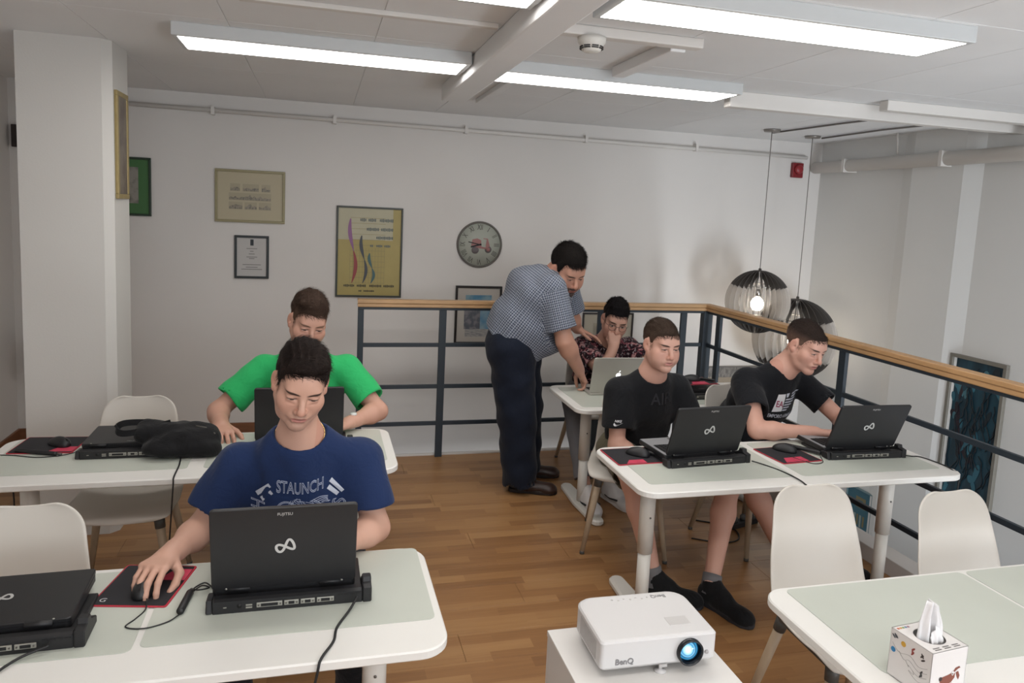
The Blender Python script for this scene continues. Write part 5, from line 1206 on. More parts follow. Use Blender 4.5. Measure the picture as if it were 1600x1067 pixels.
def person(label, g, st):
    """g joints in metres, st style -> thing with body, hair, shirt, trousers, shoes"""
    root = thing('person', label, 'person', (g['pelvis'][0], g['pelvis'][1], 0)); org = nv(root.location)
    sc = st.get('sc', 1.); hs = st.get('hs', 1.04)*1.0; R = rot3(*[math.radians(a) for a in g['rot']]); Hc = nv(g['head']); nb = nv(g['neck']); ch = nv(g['chest'])
    toL = lambda p: (R.T @ (nv(p)-Hc))/hs
    skin = skin_mat('skin_'+st['id'], **st['skin'])
    parts = []; hl = []
    hv, hq = head_mesh(toL(nb), toL(nb*.45+ch*.55+nv(st.get('chest_back', (0, .03, 0)))), st.get('hres', .0026), st)
    parts.append((hv@R.T*hs+Hc, hq)); hl.append(hv)
    fat = st.get('fat', 1.)
    for s in 'RL':
        av, aq = arm_mesh(g['sh'+s], g['el'+s], g['wr'+s], g['hand'+s], st.get('ares', .0036), sc, st.get('armfat', 1.)); parts.append((av, aq)); hl.append(np.full_like(av, 9.))
    # torso and legs (inside the clothes)
    pts = [g['pelvis'], g['chest'], g['neck'], g['shR'], g['shL']]+leg_pts(g); lo, hi = bounds(pts, .19); v = Vol(lo, hi, .010 if not st.get('barelegs') else .0075)
    ax = unit(nv(g['shL'])-nv(g['shR'])); pe = nv(g['pelvis'])
    v.cap(pe, ch, .095*sc*fat, .092*sc*fat, .03, side=ax, sq=1.25); v.cap(ch, nb*.8+ch*.2, .090*sc, .05*sc, .04, side=ax, sq=1.4); v.cap(g['shR'], g['shL'], .045*sc, .045*sc, .04)
    for s in 'RL':
        hp, kn, an = nv(g['hip'+s]), nv(g['knee'+s]), nv(g['ank'+s]); v.cap(pe, hp, .09*sc, .085*sc, .04); v.cap(hp, kn, .078*sc, .054*sc, .03); v.cap(kn, kn+(an-kn)*.3, .053*sc, .054*sc, .03)
        v.cap(kn+(an-kn)*.3, an, .053*sc, .034*sc, .03); v.cap(an, an+nv((0, 0, -.05)), .034*sc, .034*sc, .02)
    tv, tq = v.mesh(); tv = relax(tv, tq, 1); parts.append((tv, tq)); hl.append(np.full_like(tv, 9.))
    BV, BQ = merge(parts); HL = np.concatenate(hl)
    body = np_mesh('body', BV, BQ, skin, root, {'hl': HL}, org)
    # hair
    hv2, hq2 = hair_mesh(st, st.get('hairres', .0032), st.get('seed', 1), (hv, hq)); np_mesh('hair', hv2@R.T*hs+Hc, hq2, hair_mat('hair_'+st['id'], st['haircol'], st.get('hairside')), root, {'hl': hv2}, org)
    # shirt
    lo, hi = bounds([g['pelvis'], g['chest'], g['neck'], g['shR'], g['shL'], g['elR'], g['elL']]+list(st.get('extra', ())), .24); v = Vol(lo, hi, st.get('sres', .0068))
    sf = st.get('slv', .62); tb = st.get('torso', (.112, .118, .112)); tsq = st.get('tsq', 1.36)
    wst = nv(g.get('waist', pe*.55+ch*.45)); un0 = unit(nb-ch); nf0 = unit(np.cross(ax, un0)); fc = math.radians(g.get('face', 0)); nf0 = nf0 if nf0 @ nv((math.sin(fc), -math.cos(fc), 0)) > 0 else -nf0
    v.cap(pe, wst, tb[0]*sc, tb[1]*sc, .04, side=ax, sq=tsq); v.cap(wst, ch, tb[1]*sc, tb[2]*sc, .05, side=ax, sq=tsq)
    v.cap(ch, nb*.62+ch*.38, tb[2]*sc, .068*sc, .05, side=ax, sq=1.55); v.cap(nb*.5+ch*.5, nb*.92+ch*.08, .070*sc, .060*sc, .05, side=ax, sq=1.35); v.cap(nb+nf0*.028-un0*.035, ch+nf0*.045, .050*sc, .080*sc, .05, side=ax, sq=1.3)
    for (c, r) in st.get('belly', ()): v.ell(c, r, .06)
    for s in 'RL':
        S, E = nv(g['sh'+s]), nv(g['el'+s]); d = unit(E-S); end = S+(E-S)*(sf if not isinstance(sf, dict) else sf[s]); q = st.get('slr', (.066, .070))
        v.cap(nb*.72+S*.28-un0*.012, S, st.get('trap', .046)*sc, .056*sc, .055)
        v.cap(S, end+d*.10, q[0]*sc, q[1]*sc*(1+.1/max(np.linalg.norm(end-S), .05)*0), .035, cut=(end, d))
    # armpit drape, folds
    r = np.random.RandomState(st.get('seed', 1)+5); fr = st.get('fold', .0048)
    ks = []
    for i in range(7): kk = r.normal(size=3)*nv((26, 26, 16)); ks.append((kk, r.rand()*6.28))
    def folds(X, Y, Z):
        o = 0
        for kk, ph in ks: o = o+np.sin(X*F(kk[0])+Y*F(kk[1])+Z*F(kk[2])+F(ph))
        return o*F(fr/2.6)
    v.fn(folds, 'add')
    for s in 'RL':
        S, E = nv(g['sh'+s]), nv(g['el'+s]); d = unit(E-S); end = S+(E-S)*(sf if not isinstance(sf, dict) else sf[s]); q = st.get('slr', (.066, .070))
        v.cap(end-d*.018, end+d*.08, (q[1]-.015)*sc, (q[1]-.015)*sc, .004, op='s')
    un = unit(nb-ch); upn = unit(R @ nv((0, 0, 1))*.4+un*.6); nf = unit(np.cross(ax, un))     # ax = R->L, forward
    if nf @ nv((math.sin(math.radians(g.get('face', 0))), -math.cos(math.radians(g.get('face', 0))), 0)) < 0: nf = -nf
    cr = st.get('collar_r', .066)*sc; cpos = nb+nf*st.get('collar_f', .012)-un*st.get('collar_d', .0)
    v.cap(cpos+un*st.get('collar_up', .030), cpos+upn*.14, cr, cr*1.08, .006, side=ax, sq=1.10, op='s')
    if st.get('hemcut'):
        P0, hn = nv(st['hemcut'][0]), unit(st['hemcut'][1]); v.fn(lambda X, Y, Z: (X-F(P0[0]))*F(hn[0])+(Y-F(P0[1]))*F(hn[1])+(Z-F(P0[2]))*F(hn[2]))
    SV, SQ = v.mesh(); SV = relax(SV, SQ, 1, .4)
    loc_ = np.stack([(SV-ch)@ax, (SV-ch)@nf, (SV-ch)@un], 1)
    if st.get('cyl'):
        q = SV-ch; loc_[:, 0] = np.arctan2(q@nf, q@ax)*st['cyl']; loc_[:, 1] = 0
    if st.get('sleeve_uv'):
        for s in 'RL':
            S, E = nv(g['sh'+s]), nv(g['el'+s]); d = unit(E-S); t = (SV-S)@d; rad = np.linalg.norm(SV-S-t[:, None]*d, axis=1); on = (t > .015) & (rad < .105*sc) & (t < .4) & (np.abs((SV-ch)@ax) > st.get('slv_x', .13))
            e1 = unit(np.cross(d, ax)); e2 = np.cross(d, e1); q = SV-S
            ang = np.arctan2(q@e1, q@e2)*.085; loc_[on] = np.stack([ang[on], np.zeros(on.sum()), -t[on]], 1)
    shirt = np_mesh('shirt', SV, SQ, st['shirt'], root, {'sc': loc_}, org)
    # trousers or shorts
    if st.get('pants'):
        lo, hi = bounds(leg_pts(g)+[g['pelvis'], g.get('belt', g['pelvis'])], .20); v = Vol(lo, hi, .0078); pr = st.get('pr', (.125, .093, .068, .062))
        v.cap(nv(g['hipR']), nv(g['hipL']), pr[0]*sc, pr[0]*sc, .03)
        if 'belt' in g: v.cap(pe, g['belt'], pr[0]*sc*1.0, st.get('beltr', pr[0]), .05, side=ax, sq=1.08, cut=(g['belt'], nv(g['belt'])-pe))
        hem = st.get('hem', .92)
        for s in 'RL':
            hp, kn, an = nv(g['hip'+s]), nv(g['knee'+s]), nv(g['ank'+s])
            if st.get('shorts'):
                e = hp+(kn-hp)*st['shorts']; d = unit(kn-hp); v.cap(hp, e+d*.1, pr[1]*sc, pr[2]*sc, .03, cut=(e, d)); v.cap(e-d*.03, e+d*.1, (pr[2]-.006)*sc, (pr[2]-.006)*sc, .003, op='s')
            else:
                e = kn+(an-kn)*hem; d = unit(an-kn); v.cap(hp, kn, pr[1]*sc, pr[2]*sc, .03); v.cap(kn, e+d*.06, pr[2]*sc, pr[3]*sc, .03, cut=(e, d)); v.cap(e-d*.02, e+d*.1, (pr[3]-.010)*sc, (pr[3]-.010)*sc, .003, op='s')
        v.fn(lambda X, Y, Z: (np.sin(X*F(38)+Z*F(22))+np.sin(Y*F(33)-Z*F(29)+F(1.3))+np.sin(X*F(-17)+Y*F(21)+Z*F(44)))*F(st.get('pfold', .0018)), 'add')
        PV, PQ = v.mesh(); PV = relax(PV, PQ, 1, .4); np_mesh('shorts' if st.get('shorts') else 'trousers', PV, PQ, st['pants'], root, {'sc': PV}, org)
    for s in 'RL':
        if st.get('shoe'):
            so = st['shoe']; sh_o = shoe(root, g['ank'+s], g['toe'+s], so[0], so[1], so[2], lace=so[3], accent=so[4] if len(so) > 4 else None, low=so[5] if len(so) > 5 else False)
            sh_o.location = -Vector(org)
            for c in sh_o.children: pass
        if st.get('sock'):
            an = nv(g['ank'+s]); kn = nv(g['knee'+s]); e = an+unit(kn-an)*.035
            MB().tube([Vector(an+nv((0, 0, -.05))-org), Vector(an+unit(kn-an)*.02-org), Vector(e-org)], [.047, .0445, .0440], 20).build('sock', st['sock'], root)
    root['_'] = 0; del root['_']
    return dict(root=root, org=org, shirt=(SV, SQ), ax=ax, un=un, nf=nf, ch=ch, R=R, Hc=Hc, hs=hs, body=(BV, BQ), sc=sc)
def head_part(p, mb, name, m):      # parts modelled in head coordinates (glasses, chain ...)
    mb.v = [tuple(Vector(p['R'] @ nv(q)*p['hs']+p['Hc']-p['org'])) for q in mb.v]; return mb.build(name, m, p['root'])
def decal(p, name, vs, fs, m, o, ux, uy, dist=.35, lift=.0012, target='shirt', par=None):
    """lay flat artwork (xy plane) on the cloth: every vertex is dropped on the surface along the artwork's normal"""
    SV, SQ = p[target]; key = '_bvh_'+target
    if key not in p: p[key] = BVHTree.FromPolygons([Vector(q) for q in SV], [tuple(int(i) for i in q) for q in SQ])
    ux, uy = unit(ux), unit(uy); n = np.cross(ux, uy); n = unit(n); o = nv(o); out = []; base = {}
    for q in vs:
        w_ = o+ux*q[0]+uy*q[1]; hit = p[key].ray_cast(Vector(w_+n*dist), Vector(-n), dist*2.2)
        c = nv(hit[0]) if hit[0] is not None else w_
        out.append(Vector(c+n*(lift+max(q[2], 0))-p['org']))
    return MB().add(out, fs).build(name, m, p['root'])
# ================================================================ people
import time as _t; _t0 = _t.time()
REL = curl((18, 28, 16), (22, 32, 18), (25, 34, 20), (26, 34, 20))
TYPE = curl((22, 38, 22), (24, 42, 24), (26, 42, 24), (24, 36, 22))
TH_REL = ((.65, .70, .25), (.90, .40, .25), (.95, .15, .25))
def HL_(base, *front): return [(-.14, -.066), (-.075, -.062), (-.040, -.045), (-.022, .000), (-.010, .030), (.004, .030), (.010, .000), (.014, -.022), (.026, -.018), (.034, .022)]+list(front)
cap_line = HL_(0, (.050, .052), (.075, .066), (.12, .072))
sole_w = mat('sole_white', '#cfcac6', .6); sole_b = mat('sole_black', '#25252a', .6); lace_w = mat('lace_white', '#d6d2cf', .7); lace_b = mat('lace_black', '#34343a', .7)
# ---- boy in navy shirt (front left)
A_ = person('boy in navy printed t-shirt at the front left table, hand on mouse', dict(
    pelvis=(-.05, 2.62, .53), chest=(-.05, 2.42, .84), neck=(-.048, 2.335, 1.035), head=(-.046, 2.235, 1.232), rot=(5, 20, -8),
    shR=(-.235, 2.385, .932), shL=(.140, 2.385, .932), elR=(-.345, 2.36, .735), elL=(.195, 2.31, .725), wrR=(-.405, 2.175, .742), wrL=(.075, 2.15, .745),
    handR=dict(f=(-.28, -.95, .10), n=(0, 0, -1), side=1, curls=curl((34, 34, 22), (30, 36, 24), (32, 36, 22), (34, 34, 22)), thumb=((.55, .65, .5), (.85, .1, .55), (.9, -.1, .45)), spread=.09),
    handL=dict(f=(-.45, -.88, .0), n=(0, 0, -1), side=-1, curls=TYPE, thumb=TH_REL),
    hipR=(-.15, 2.60, .51), hipL=(.05, 2.60, .51), kneeR=(-.24, 2.12, .53), kneeL=(.13, 2.13, .53), ankR=(-.24, 2.22, .09), ankL=(.14, 2.24, .09), toeR=(-.2, -1), toeL=(.2, -1)),
    dict(id='navy', sc=1.05, hs=.98, hres=.0024, skin=dict(tone='#c69c88', lip='#a8665f', brow='#1d1411', open_=.0010, gaze=(0, -.002), stubble=.22), w=.98, jaw=.97, seed=3,
         hair=dict(side=.006, back=.008, top=.006, line=HL_(0, (.044, .038), (.054, .060), (.075, .072), (.12, .076)), corner=.008, blobs=(((-.004, .048, .090), (.058, .042, .022)),), rough=.0018, len=.026, flow=(-.75, -.05, .5), lift=.25, mess=.16, n=7000), haircol='#1d1512',
         shirt=cloth_mat('navy_cotton', '#1c2c50', fold=.25), torso=(.120, .122, .118), collar_r=.068, collar_f=.004, slv=.70, slr=(.070, .078),
         pants=cloth_mat('black_denim', '#17181c'), shoe=(cloth_mat('canvas_black', '#1b1b1d'), sole_w, .28, lace_w)))
G = A_
mprint = mat('shirt_print_grey', '#a3abbf', .8); mprintw = mat('shirt_print_white', '#b9bdc8', .8)
cz = nv((-.045, 2.30, .895)); ux, uy = G['ax'], G['un']*.9+nv((0, 0, .25))
vs, fs = text_geo('STAUNCH', .050, outline=.0012, xs=.62); decal(G, 'print_lettering', vs, fs, mprint, cz, ux, uy)
for s in (-1, 1):
    for k in range(2):
        q = MB().box(-.028+.006*k, .028-.006*k, -.006, .006, 0, .0002); a = -s*.78; q.v = [((p_[0]*math.cos(a)-p_[1]*math.sin(a))+s*(.112-.011*k), (p_[0]*math.sin(a)+p_[1]*math.cos(a))-.018-.014*k, p_[2]) for p_ in q.v]
        decal(G, 'print_bar', [Vector(p_) for p_ in q.v], q.f, mprintw, cz, ux, uy)
vs, fs = text_geo('CH', .060, outline=.0011, xs=.8); decal(G, 'print_lettering', [Vector((-p_.y-.125, p_.x-.085, p_.z)) for p_ in vs], fs, mprint, cz, ux, uy)
vs, fs = text_geo('ST', .060, outline=.0011, xs=.8); decal(G, 'print_lettering', [Vector((p_.y+.118, -p_.x-.085, p_.z)) for p_ in vs], fs, mprint, cz, ux, uy)
rnd = random.Random(9); q = MB()
def stroke(pts, wd=.0011):
    P = spline([(p_[0], p_[1], 0) for p_ in pts], 3)
    for i in range(len(P)-1):
        d = (P[i+1]-P[i]); 
        if d.length < 1e-6: continue
        n_ = Vector((-d.y, d.x, 0)).normalized()*wd; q.add([P[i]-n_, P[i+1]-n_, P[i+1]+n_, P[i]+n_], [(0, 1, 2, 3)])
for i in range(150):        # engraved rider motif built from short hatch strokes
    u = rnd.uniform(-1, 1); v_ = rnd.random(); top = -.035-.045*abs(u)**1.6-.01*math.sin(u*7)
    x = u*.085; y_ = top-v_*.075; a = rnd.uniform(-.6, .6)+(.9 if u < -.2 else -.5); l = rnd.uniform(.006, .017)
    stroke(((x-l*math.cos(a), y_-l*math.sin(a)), (x, y_+rnd.uniform(-.003, .003)), (x+l*math.cos(a), y_+l*math.sin(a))), .0007)
for r0 in (.030, .026): stroke([(-.040+r0*math.cos(t_), -.068+r0*.9*math.sin(t_)) for t_ in [i*.5 for i in range(14)]], .0010)
for k in range(5): stroke([(.03+.012*k, -.045-.004*k), (.06+.008*k, -.038-.006*k), (.085, -.044-.005*k)], .0012)
decal(G, 'print_motif', [Vector(p_) for p_ in q.v], q.f, mprint, cz, ux, uy)
P = []
nbw = nv((-.048, 2.335, 1.035))
head_ring = []
bvb = BVHTree.FromPolygons([Vector(p_) for p_ in G['body'][0]], [tuple(int(i) for i in q_) for q_ in G['body'][1]])
for i in range(36):
    a = 2*PI*i/36; dr = G['ax']*math.cos(a)+G['nf']*math.sin(a); o_ = nbw+G['un']*(.014-.020*math.sin(a))+dr*.2
    hit = bvb.ray_cast(Vector(o_), Vector(-dr), .2)
    if hit[0] is not None: P.append(Vector(hit[0])+Vector(dr)*.0015-Vector(G['org']))
if len(P) > 20: MB().tube(P, .0016, 6, closed=True).build('neck_chain', mat('gold_chain', '#d8b878', .25, metal=.9), G['root'])
# ---- boy in green shirt (back left)
B_ = person('boy in bright green t-shirt at the back left table', dict(
    pelvis=(-.06, 3.98, .53), chest=(-.06, 3.82, .84), neck=(-.055, 3.73, 1.01), head=(-.045, 3.62, 1.202), rot=(12, 16, -7),
    shR=(-.262, 3.79, .925), shL=(.150, 3.79, .925), elR=(-.465, 3.70, .745), elL=(.305, 3.645, .742), wrR=(-.425, 3.50, .735), wrL=(.155, 3.48, .735),
    handR=dict(f=(.22, -.96, -.10), n=(0, 0, -1), side=1, curls=REL, thumb=TH_REL, spread=.1), handL=dict(f=(-.70, -.70, 0), n=(0, .0, -1), side=-1, curls=TYPE, thumb=TH_REL),
    hipR=(-.16, 3.96, .51), hipL=(.04, 3.96, .51), kneeR=(-.22, 3.50, .53), kneeL=(.10, 3.50, .53), ankR=(-.22, 3.62, .09), ankL=(.1, 3.62, .09), toeR=(-.1, -1), toeL=(.1, -1)),
    dict(id='green', sc=1.10, hs=1.09, hres=.0028, skin=dict(tone='#c79a86', brow='#4a3628', open_=.0016, browd=.8), w=.97, jaw=.95, seed=4,
         hair=dict(side=.003, back=.005, top=.014, line=HL_(0, (.050, .048), (.072, .062), (.12, .068)), corner=.004, blobs=(((.012, .034, .104), (.054, .050, .026)),), rough=.002, len=.026, flow=(-.7, .2, .35), lift=.35), haircol='#3a2c24', hairside='#6b5243',
         shirt=cloth_mat('green_cotton', '#2fae64', fold=.25), torso=(.120, .124, .120), collar_r=.070, slv=.74, slr=(.070, .078),
         pants=cloth_mat('grey_denim', '#3a3d45'), shoe=(cloth_mat('canvas_grey', '#55555a'), sole_w, .28, lace_w)))
w0 = nv((.155, 3.48, .735)); e0 = nv((.305, 3.645, .742)); d_ = unit(e0-w0); c_ = w0+d_*.03
Mx = frame_M(Vector(c_-B_['org']), Vector(np.cross(d_, (0, 0, 1))), Vector(np.cross(np.cross(d_, (0, 0, 1)), d_)*-1))
wt = MB().lathe([(.033, -.010), (.0345, -.006), (.0345, .006), (.033, .010)], 24, M=Mx, cap=False).build('wristwatch', mat('watch_steel', '#a9a7a2', .25, metal=.9), B_['root'])
MB().lathe([(0, .040), (.014, .040), (.016, .036), (.016, .030)], 20, M=frame_M(Vector(c_-B_['org']), Vector(d_), Vector(unit(np.cross((0, 0, 1), d_))))).build('watch_face', mat('watch_face', '#d8d8d4', .2), wt)
# ---- standing man
def plaid(N, L, vec):
    sp = N.new('ShaderNodeSeparateXYZ'); L.new(vec, sp.inputs[0])
    def line(c, per, wdt, off=0):
        f_ = n_math(N, L, 'FRACT', n_math(N, L, 'ADD', n_math(N, L, 'DIVIDE', c, per), 50+off)); return n_math(N, L, 'LESS_THAN', f_, wdt)
    base = n_mix(N, L, line(sp.outputs[0], .021, .42, .2), lin('#4c5364'), lin('#3c4250'))
    v1 = line(sp.outputs[0], .0105, .20); h1 = line(sp.outputs[2], .0145, .16)
    c1 = n_mix(N, L, n_math(N, L, 'MULTIPLY', v1, .75), base, lin('#b4bac4')); return n_mix(N, L, n_math(N, L, 'MULTIPLY', h1, .75), c1, lin('#b9bec6'))
C_ = person('standing man in checked short-sleeved shirt bending over the silver laptop', dict(
    pelvis=(1.215, 4.42, .97), waist=(1.275, 4.41, 1.09), chest=(1.385, 4.39, 1.27), neck=(1.475, 4.375, 1.395), head=(1.510, 4.305, 1.435), rot=(14, 30, 3), face=60,
    shR=(1.375, 4.195, 1.325), shL=(1.575, 4.545, 1.335), elR=(1.455, 4.13, 1.01), elL=(1.665, 4.63, 1.085), wrR=(1.578, 4.19, .825), wrL=(1.730, 4.675, 1.000),
    handR=dict(f=(.44, .04, -.88), n=(-.80, -.05, -.45), side=1, curls=curl((14, 22, 12), (28, 44, 26), (36, 50, 30), (40, 50, 30)), thumb=((.7, .55, .35), (.95, .15, .25), (1, 0, .2)), sc=1.1),
    handL=dict(f=(.80, -.45, -.30), n=(.1, -.25, -1), side=-1, curls=curl((4, 14, 10), (6, 16, 10), (8, 18, 12), (10, 20, 12)), thumb=((.75, .55, .25), (.95, .20, .3), (1, 0, .25)), sc=1.05, spread=.06),
    hipR=(1.175, 4.335, .93), hipL=(1.265, 4.50, .93), kneeR=(1.225, 4.31, .50), kneeL=(1.335, 4.535, .50), ankR=(1.265, 4.315, .09), ankL=(1.37, 4.58, .09), toeR=(.94, -.33), toeL=(.97, -.22), belt=(1.215, 4.42, 1.10)),
    dict(id='man', sc=1.08, hs=1.19, hres=.0028, armfat=1.22, fat=1.5, skin=dict(tone='#bd8f7a', lip='#8a4a42', brow='#1a1413', open_=.0014, goatee='#2a2322', stubble=.18), w=1.03, jaw=1.10, cheek=.006, dblchin=1, neck=.062, seed=6,
         hair=dict(side=.006, back=.008, top=.014, line=HL_(0, (.050, .056), (.072, .070), (.12, .076)), corner=-.012, rough=.0022, len=.026, flow=(.1, .7, .3), lift=.35, mess=.4, n=6000), haircol='#15110f',
         shirt=cloth_mat('checked_cotton', '#5b6273', pattern=plaid, fold=.30), sleeve_uv=True, cyl=.20, slv_x=.15, torso=(.190, .196, .170), tsq=1.12, collar_r=.075, collar_f=.012, slv=.78, slr=(.085, .094), fold=.004,
         belly=(((1.385, 4.34, 1.045), (.165, .175, .165)), ((1.30, 4.41, 1.32), (.15, .20, .13))), extra=((1.6, 4.3, .85),), chest_back=(0, 0, 0),
         pants=cloth_mat('navy_trouser', '#141a28', fold=.2), pr=(.150, .138, .112, .100), hem=1.10, beltr=.165, hemcut=((1.02, 4.42, 1.075), (-.233, .145, -.408)), pfold=.0026,
         shoe=(mat('brown_leather', '#33211b', .4), mat('sole_brown', '#1c1412', .6), .30, lace_b, None, True)))
# shirt collar and placket
G = C_
for s in (-1, 1):
    q = MB(); P0 = nv((1.475, 4.375, 1.395)); fwd = G['nf']; up_ = G['un']; ax_ = G['ax']
    rows_ = []
    for i in range(9):
        a = (i/8)*PI*.95; dr = (fwd*math.cos(a)+ax_*s*math.sin(a)); base = P0+dr*.080+fwd*.022-up_*(.010-.012*i/8); rows_.append((base+up_*.032-dr*.004, base+up_*.034+dr*.010, base+dr*.022-up_*(.020 if i > 1 else .045)))
    vs = []; fs = []
    for i, r_ in enumerate(rows_): vs += [Vector(p_-G['org']) for p_ in r_]
    for i in range(8):
        for j in range(2): fs.append((i*3+j, i*3+j+1, (i+1)*3+j+1, (i+1)*3+j))
    o = q.add(vs, fs, True).build('collar', cloth_mat('collar_cotton_%d' % s, '#565e70', pattern=plaid), G['root']); md = o.modifiers.new('thick', 'SOLIDIFY'); md.thickness = .004
# ---- boy with glasses
def floral(N, L, vec):
    nz = N.new('ShaderNodeTexNoise'); nz.inputs['Scale'].default_value = 16; nz.inputs['Detail'].default_value = 2; nz.inputs['Distortion'].default_value = 1.6; L.new(vec, nz.inputs[0])
    n2 = N.new('ShaderNodeTexNoise'); n2.inputs['Scale'].default_value = 28; n2.inputs['Distortion'].default_value = 2.5; L.new(vec, n2.inputs[0])
    f1 = n_math(N, L, 'GREATER_THAN', nz.outputs[0], .56); f2 = n_math(N, L, 'GREATER_THAN', n2.outputs[0], .60); f3 = n_math(N, L, 'GREATER_THAN', nz.outputs[0], .64)
    c = n_mix(N, L, f1, lin('#25141a'), lin('#7a3f48')); c = n_mix(N, L, f2, c, lin('#97888a')); return n_mix(N, L, f3, c, lin('#b08a86'))
D_ = person('boy with glasses in dark floral shirt resting chin on hand', dict(
    pelvis=(1.95, 4.86, .52), chest=(1.965, 4.75, .78), neck=(1.965, 4.675, .915), head=(1.965, 4.575, 1.075), rot=(-12, 16, -8), face=0,
    shR=(1.785, 4.715, .865), shL=(2.150, 4.73, .855), elR=(1.845, 4.465, .738), elL=(2.26, 4.56, .735), wrR=(1.925, 4.475, .905), wrL=(2.11, 4.385, .735),
    handR=dict(f=(.05, .10, 1), n=(.35, .95, .0), side=1, curls=curl((38, 70, 40), (46, 74, 40), (52, 76, 44), (58, 76, 44)), thumb=((.7, .4, .6), (.85, -.1, .6), (.9, -.3, .4)), sc=1.02),
    handL=dict(f=(-.5, -.86, 0), n=(0, 0, -1), side=-1, curls=TYPE, thumb=TH_REL),
    hipR=(1.86, 4.84, .50), hipL=(2.05, 4.84, .50), kneeR=(1.635, 4.40, .555), kneeL=(2.03, 4.36, .55), ankR=(1.615, 4.055, .105), ankL=(1.80, 4.10, .105), toeR=(.0, -1), toeL=(.25, -1)),
    dict(id='glasses', sc=1.04, hs=1.10, hres=.0028, skin=dict(tone='#c09582', brow='#17100e', open_=.0036, gaze=(0, -.001), lip='#a25f5a'), w=.96, jaw=.95, smile=1, seed=8,
         hair=dict(side=.003, back=.005, top=.014, line=HL_(0, (.050, .044), (.072, .058), (.12, .062)), corner=.002, blobs=(((0, .030, .104), (.058, .050, .024)),), rough=.0016, len=.016, flow=(.1, .5, .5), lift=.6), haircol='#131011', hairside='#2a211f',
         shirt=cloth_mat('floral_cotton', '#2a171c', pattern=floral), sleeve_uv=False, slv=.72, slr=(.072, .082), torso=(.115, .118, .116), collar_r=.072,
         pants=cloth_mat('grey_jogger', '#6d6c6f'), pr=(.120, .090, .070, .058), hem=.90, shoe=(mat('white_leather', '#cfcbc9', .5), sole_w, .285, lace_w, mat('stripe_black', '#19191b', .5))))
gl = MB(); mgl = mat('glasses_metal', '#4a3a36', .3, metal=.6)
for s in (-1, 1):
    ring = [(s*.033+.0235*math.cos(2*PI*i/28), .104-.010*abs(math.cos(2*PI*i/28))*(1 if s*math.cos(2*PI*i/28) > 0 else 0), -.004+.0205*math.sin(2*PI*i/28)) for i in range(28)]
    gl.tube(ring, .0013, 6, closed=True); gl.tube([(s*.0565, .095, .002), (s*.068, .082, .004), (s*.082, .0, .006), (s*.084, -.02, -.004)], .0013, 6)
gl.tube([(-.010, .104, .001), (0, .108, .004), (.010, .104, .001)], .0013, 6)
head_part(D_, gl, 'glasses', mgl)
# ---- boy with white sleeve logo (right table, left)
E_ = person('boy in black t-shirt with small white sleeve logo at the right table', dict(
    pelvis=(1.70, 3.60, .53), chest=(1.705, 3.50, .80), neck=(1.700, 3.425, .965), head=(1.705, 3.355, 1.137), rot=(4, 6, -2), face=0,
    shR=(1.530, 3.445, .872), shL=(1.880, 3.475, .872), elR=(1.510, 3.39, .60), elL=(1.95, 3.42, .66), wrR=(1.60, 3.22, .565), wrL=(1.80, 3.24, .60),
    handR=dict(f=(.55, -.82, -.08), n=(0, 0, -1), side=1, curls=REL, thumb=TH_REL), handL=dict(f=(-.5, -.85, -.05), n=(0, 0, -1), side=-1, curls=REL, thumb=TH_REL),
    hipR=(1.61, 3.58, .51), hipL=(1.79, 3.58, .51), kneeR=(1.47, 3.08, .525), kneeL=(1.945, 3.02, .505), ankR=(1.545, 2.955, .115), ankL=(1.785, 2.84, .115), toeR=(.75, -.55), toeL=(.35, -.9)),
    dict(id='sleeve', sc=1.03, hs=1.03, hres=.0027, barelegs=1, skin=dict(tone='#c99d8b', brow='#2c1f1a', open_=.0016, gaze=(0, -.001), lip='#b06e68', smile=1), w=1.0, jaw=1.0, cheek=.003, smile=1, seed=10,
         hair=dict(side=.003, back=.004, top=.006, line=HL_(0, (.050, .044), (.072, .056), (.12, .062)), corner=.006, rough=.0012, len=.012, flow=(-.1, .8, .2), lift=.4), haircol='#33271f', hairside='#57443a',
         shirt=cloth_mat('black_cotton', '#17181b', fold=.3), slv=.66, slr=(.074, .084), torso=(.122, .124, .120), collar_r=.070,
         pants=cloth_mat('olive_short', '#5d5746'), shorts=.80, pr=(.120, .094, .084, .06), shoe=(cloth_mat('knit_black', '#121214', .8), sole_b, .295, lace_b), sock=cloth_mat('sock_grey', '#6f6e70')))
G = E_; mwl = mat('logo_white', '#d3d3d5', .7); mtn = mat('tonal_print', '#1f2025', .5)
so = nv((1.500, 3.37, .735)); sx = nv((.93, -.36, 0)); sy = nv((0, 0, 1))
sw = spline([(-.020, .004, 0), (-.024, -.006, 0), (-.012, -.012, 0), (.024, .006, 0)], 6); top = spline([(.024, .006, 0), (-.006, -.004, 0), (-.014, -.002, 0), (-.020, .004, 0)], 6)
pts = sw+top[1:-1]; decal(G, 'sleeve_mark', [Vector((p_.x, p_.y-.004, 0)) for p_ in pts], [tuple(range(len(pts)))], mwl, so, sx, sy)
vs, fs = text_geo('NIKE', .016, extr=.0001, bold=.0004); decal(G, 'sleeve_lettering', [Vector((p_.x+p_.y*.25, p_.y+.009, p_.z)) for p_ in vs], fs, mwl, so, sx, sy)
vs, fs = text_geo('AIR', .085, extr=.0001, bold=.001, xs=1.0); decal(G, 'chest_lettering', vs, fs, mtn, (1.735, 3.33, .835), G['ax'], G['un'], lift=.003)
w0 = nv((1.60, 3.22, .565)); d_ = unit(nv((1.510, 3.39, .60))-w0); c_ = w0+d_*.01
